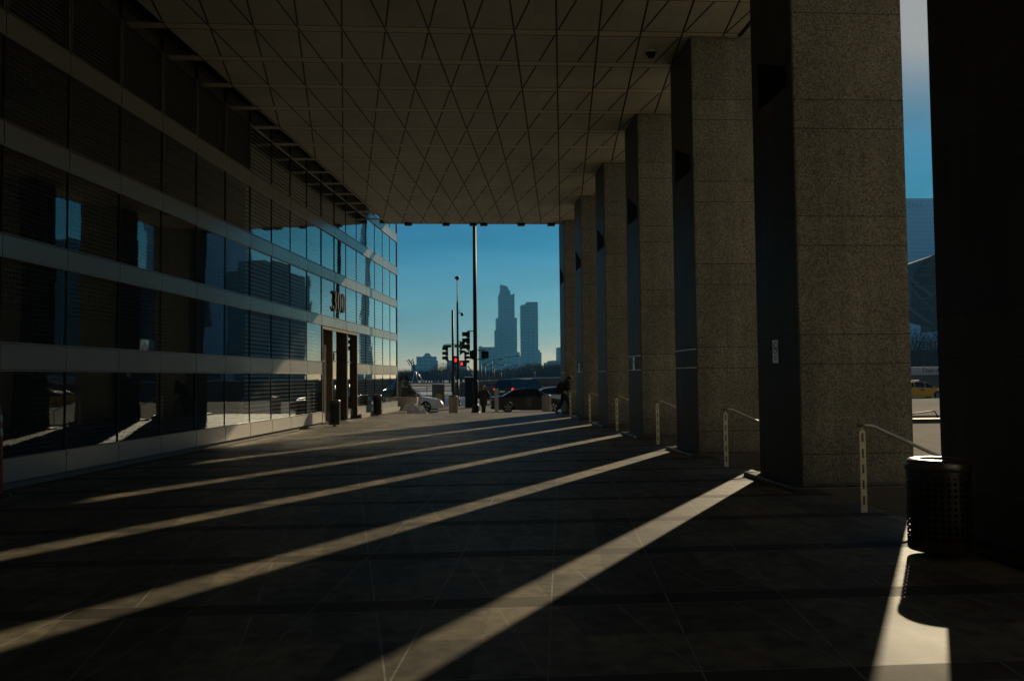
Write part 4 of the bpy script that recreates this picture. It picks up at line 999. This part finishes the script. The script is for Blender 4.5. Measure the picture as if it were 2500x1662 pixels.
STR = mat('mast_steel', (.5, .5, .52), .35, .7)
def spot_mast(px0, py0, px1, py1, Y, label):
    """two leaning tubes that cross, with lamps clipped along them"""
    a = at(px0, py0, Y); foot = at(px1, py1, Y); e = empty('floodlight_mast', (foot.x, Y, -.55), 0, label, 'light mast', 'leaning floodlight masts in the park'); o = e.location
    A = a-o; B_ = foot-o; k = Y/200
    Mm = A.lerp(B_, .45); MB().tube([A, Mm], .15*k, 10).build('upper_tube', BLACK, e); MB().tube([Mm, B_], .17*k, 10).build('leaning_tube', STR, e)
    return e, o, k
e, o, k = spot_mast(997, 877, 1034, 933, 200, 'leaning silver mast with a row of floodlights above the left wood')
MB().tube([at(1008, 876, 200)-o, at(1012, 901, 200)-o], .14, 10).build('upper_tube', BLACK, e)
for px in (1006, 1021): MB().tube([at(1013, 900, 201)-o, at(px, 938, 201)-o], .09, 8).build('strut', STR, e)
for x, y in ((994, 881), (997, 886), (1000, 890.5), (1004.5, 881), (1006, 886)): MB().lathe([(0, -.16), (.14, -.1), (.16, .05), (.06, .16), (0, .16)], at(x, y, 199.6)-o, n=8).build('floodlight', BLACK, e)
e, o, k = spot_mast(1143, 893, 1161, 926, 230, 'leaning pale mast just left of the tall light pole')

# steel shell pavilion seen through the gap
PVM = mat('pavilion_steel', (.085, .09, .095), .9, 0, var=.25, scale=.15)
PV2 = mat('pavilion_beam', (.13, .14, .15), .6, .1)
c0 = at(2290, 720, 210); e = empty('steel_pavilion', (c0.x, 210, -.55), 0, 'curved steel shell pavilion with slanting beams above the bus', 'pavilion'); o = e.location
N = 16; arc = [(2222, 760), (2226, 706), (2231, 672), (2240, 655), (2252, 640), (2264, 629), (2280, 622), (2310, 612), (2345, 616), (2380, 640), (2400, 700), (2405, 800)]
pv = MB(); f0 = [at(x, y, 210)-o for x, y in arc]
for i in range(len(f0)-1):
    a, b_ = f0[i], f0[i+1]; a2 = Vector((a.x*.8, 26, a.z*.93+1)); b2 = Vector((b_.x*.8, 26, b_.z*.93+1)); pv.add([a, b_, b2, a2], [(0, 1, 2, 3)], True)
mid = Vector((sum(p.x for p in f0)/len(f0), 9, f0[0].z))
pv.add(f0+[Vector((p.x*.86, 8, p.z*.9)) for p in f0], [(i, i+1, len(f0)+i+1, len(f0)+i) for i in range(len(f0)-1)]+[tuple(range(len(f0), 2*len(f0)))], True)
pv.build('shell', PVM, e)
rb = MB()
for y in (650, 673, 700, 730, 755): rb.bar(at(2226 if y > 690 else 2236, y, 209)-o, at(2400, y-6, 209)-o, .18)
rb.build('ribs', PV2, e)
for (a, b_, r) in (((2205, 665), (2273, 722), .45), ((2212, 690), (2280, 762), .2), ((2208, 742), (2276, 795), .4), ((2300, 690), (2262, 740), .2)):
    MB().tube([at(*a, 205)-o, at(*b_, 205)-o], r, 8).build('beam', PV2, e)
MB().box(f0[0].x, 2, 0, f0[-1].x, 24, 8).build('stage_house', PVM, e)

# ---------------------------------------------------------------- far buildings
def tower(name, label, blocks, m, Y, dep, rz=0):
    """blocks: (px0, px1, ptop) in the photograph, at distance Y"""
    c = at(blocks[0][0], 919, Y); e = empty(name, (c.x, Y, -.6), 0, label, 'building')
    for i, (x0, x1, yt) in enumerate(blocks):
        a = at(x0, yt, Y); b_ = at(x1, yt, Y); j = i*.6
        MB().box(a.x-c.x, j, 0, b_.x-c.x, dep-j, a.z+.6).build('block' if i else 'shaft', m, e)
    return e, c
TM = m_tower('hazy_tower', (.15, .17, .19), 6.6, (.075, .09, .10), 9.3); TM2 = m_tower('hazy_block', (.13, .13, .13), 3.6, (.04, .045, .05), 4)
e, c = tower('stepped_skyscraper', 'tallest hazy tower with stepped sides and a curved crown', [(1218, 1255, 719), (1212, 1262, 776), (1210, 1262, 806), (1255.4, 1256, 717), (1221, 1246, 709)], TM, 2000, 50)
# curved crown
pr = [(1222, 712), (1222, 694), (1228, 695), (1236, 697), (1241, 701), (1243, 706), (1243.5, 712)]
MB().prism([(at(x, y, 2000).x-c.x, at(x, y, 2000).z+.6) for x, y in pr], 8, 34, lambda p, q: Vector((p[0], q, p[1]))).build('crown', TM, e)
a = at(1221, 692, 2000); MB().bar((a.x-c.x, 12, a.z), (a.x-c.x+4, 12, a.z-3.5), 1).build('mast', TM, e)
MB().box(at(1218, 719, 2000).x-c.x+34, .9, 0, at(1256, 717, 2000).x-c.x, 49, at(1256, 717, 2000).z+.6).build('block', TM, e)
tower('slab_tower', 'second hazy tower, a flat slab with one notched corner', [(1273.5, 1313, 744), (1286, 1313, 737)], TM, 1800, 45)
tower('low_tower', 'short hazy tower touching the right side of the slab tower', [(1313.6, 1318, 854), (1313.6, 1322, 860)], TM, 1900, 30)
tower('stepped_block', 'pale hazy stepped block between the two tall towers', [(1263, 1269, 859), (1263, 1273, 867)], TM2, 2300, 30)
tower('wide_office_block', 'wide hazy block left of the tallest tower, behind the light pole', [(1177, 1209, 847), (1170, 1177, 845)], TM, 1700, 60)
tower('narrow_block', 'thin hazy slab attached to the left of the tallest tower', [(1208, 1213, 806)], TM, 1960, 30)
tower('stepped_roof_block', 'broad hazy block with a stepped top and thin roof eaves above the left wood', [(1018, 1063, 873), (1063, 1068.5, 880), (1033, 1053, 868), (1036, 1050, 864), (1038, 1048, 862), (1016.5, 1065.5, 870.4)], TM, 1500, 60)
tower('low_block', 'low hazy block left of the broad stepped block', [(1004, 1018, 890)], TM2, 1500, 40)
tower('hazy_block', 'hazy block between the bare trees and the signal poles', [(1091, 1140, 880), (1091, 1096, 877)], TM2, 1600, 60)
tower('museum_block', 'low hazy domed block at the right above the bare trees', [(1338, 1372, 884), (1346, 1372, 880)], TM2, 1300, 60)
tower('thin_tower', 'thin pale tower at the far right beside the last column', [(1361.5, 1368, 848)], TM2, 1700, 30)
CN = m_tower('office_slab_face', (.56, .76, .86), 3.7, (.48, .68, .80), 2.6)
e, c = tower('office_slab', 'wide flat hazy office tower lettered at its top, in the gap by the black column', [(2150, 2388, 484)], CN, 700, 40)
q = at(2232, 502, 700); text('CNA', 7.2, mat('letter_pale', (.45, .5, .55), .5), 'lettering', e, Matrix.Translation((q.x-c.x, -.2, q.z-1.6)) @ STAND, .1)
# the street wall farther right: seen only in the glass front
for i, (az, Y, wd, h) in enumerate([(19.7, 900, 7, 330), (26.2, 560, 42, 80), (38.9, 640, 80, 120), (43.5, 560, 40, 90), (47.5, 480, 60, 110), (53, 420, 80, 95), (61, 330, 80, 120), (70, 250, 90, 90)]):
    a = radians(az); e = empty('street_wall_tower', (Y*tan(a) if az < 60 else Y*tan(a), Y, -.6), 0, '%s tower of the street wall at the right, mirrored in the glass front' % ['very slender dark', 'broad dark', 'wide blue-grey', 'narrow', 'square', 'low wide', 'tall wide', 'nearest wide'][i], 'building', 'towers mirrored in the glass')
    MB().box(-wd/2, 0, 0, wd/2, min(wd, 40), h).build('shaft', TM2, e)
    MB().box(-wd/5, min(5, wd/4), h, wd/3, min(30, wd*.8), h+(8 if i else 30)).build('roof_house', TM2, e)
# unseen building added behind the camera to bounce warm sunlight onto the column fronts
e = empty('bounce_building', (4, -62, -.6), 0, 'pale stone building added unseen behind the camera to bounce light', 'building')
MB().box(-45, -20, 0, 60, 0, 75).build('wall', m_tower('pale_stone', (.42, .36, .27), 3.5, (.05, .05, .05), 3), e)
MB().box(-46, -21, 75.01, 61, 1, 77).build('cornice', CONC, e)

# ---------------------------------------------------------------- haze
hz = NG('haze'); hz.t.nodes.remove(hz.b); pv_ = hz.n('ShaderNodeVolumePrincipled')
pv_.inputs['Density'].default_value = .00017; pv_.inputs['Anisotropy'].default_value = .1; pv_.inputs['Color'].default_value = (.14, .56, .98, 1)
hz.l(pv_.outputs[0], hz.out.inputs['Volume'])
tag(MB().box(-1400, -130, -1.7, 1900, 2600, 260).build('haze', hz.m), kind='stuff')
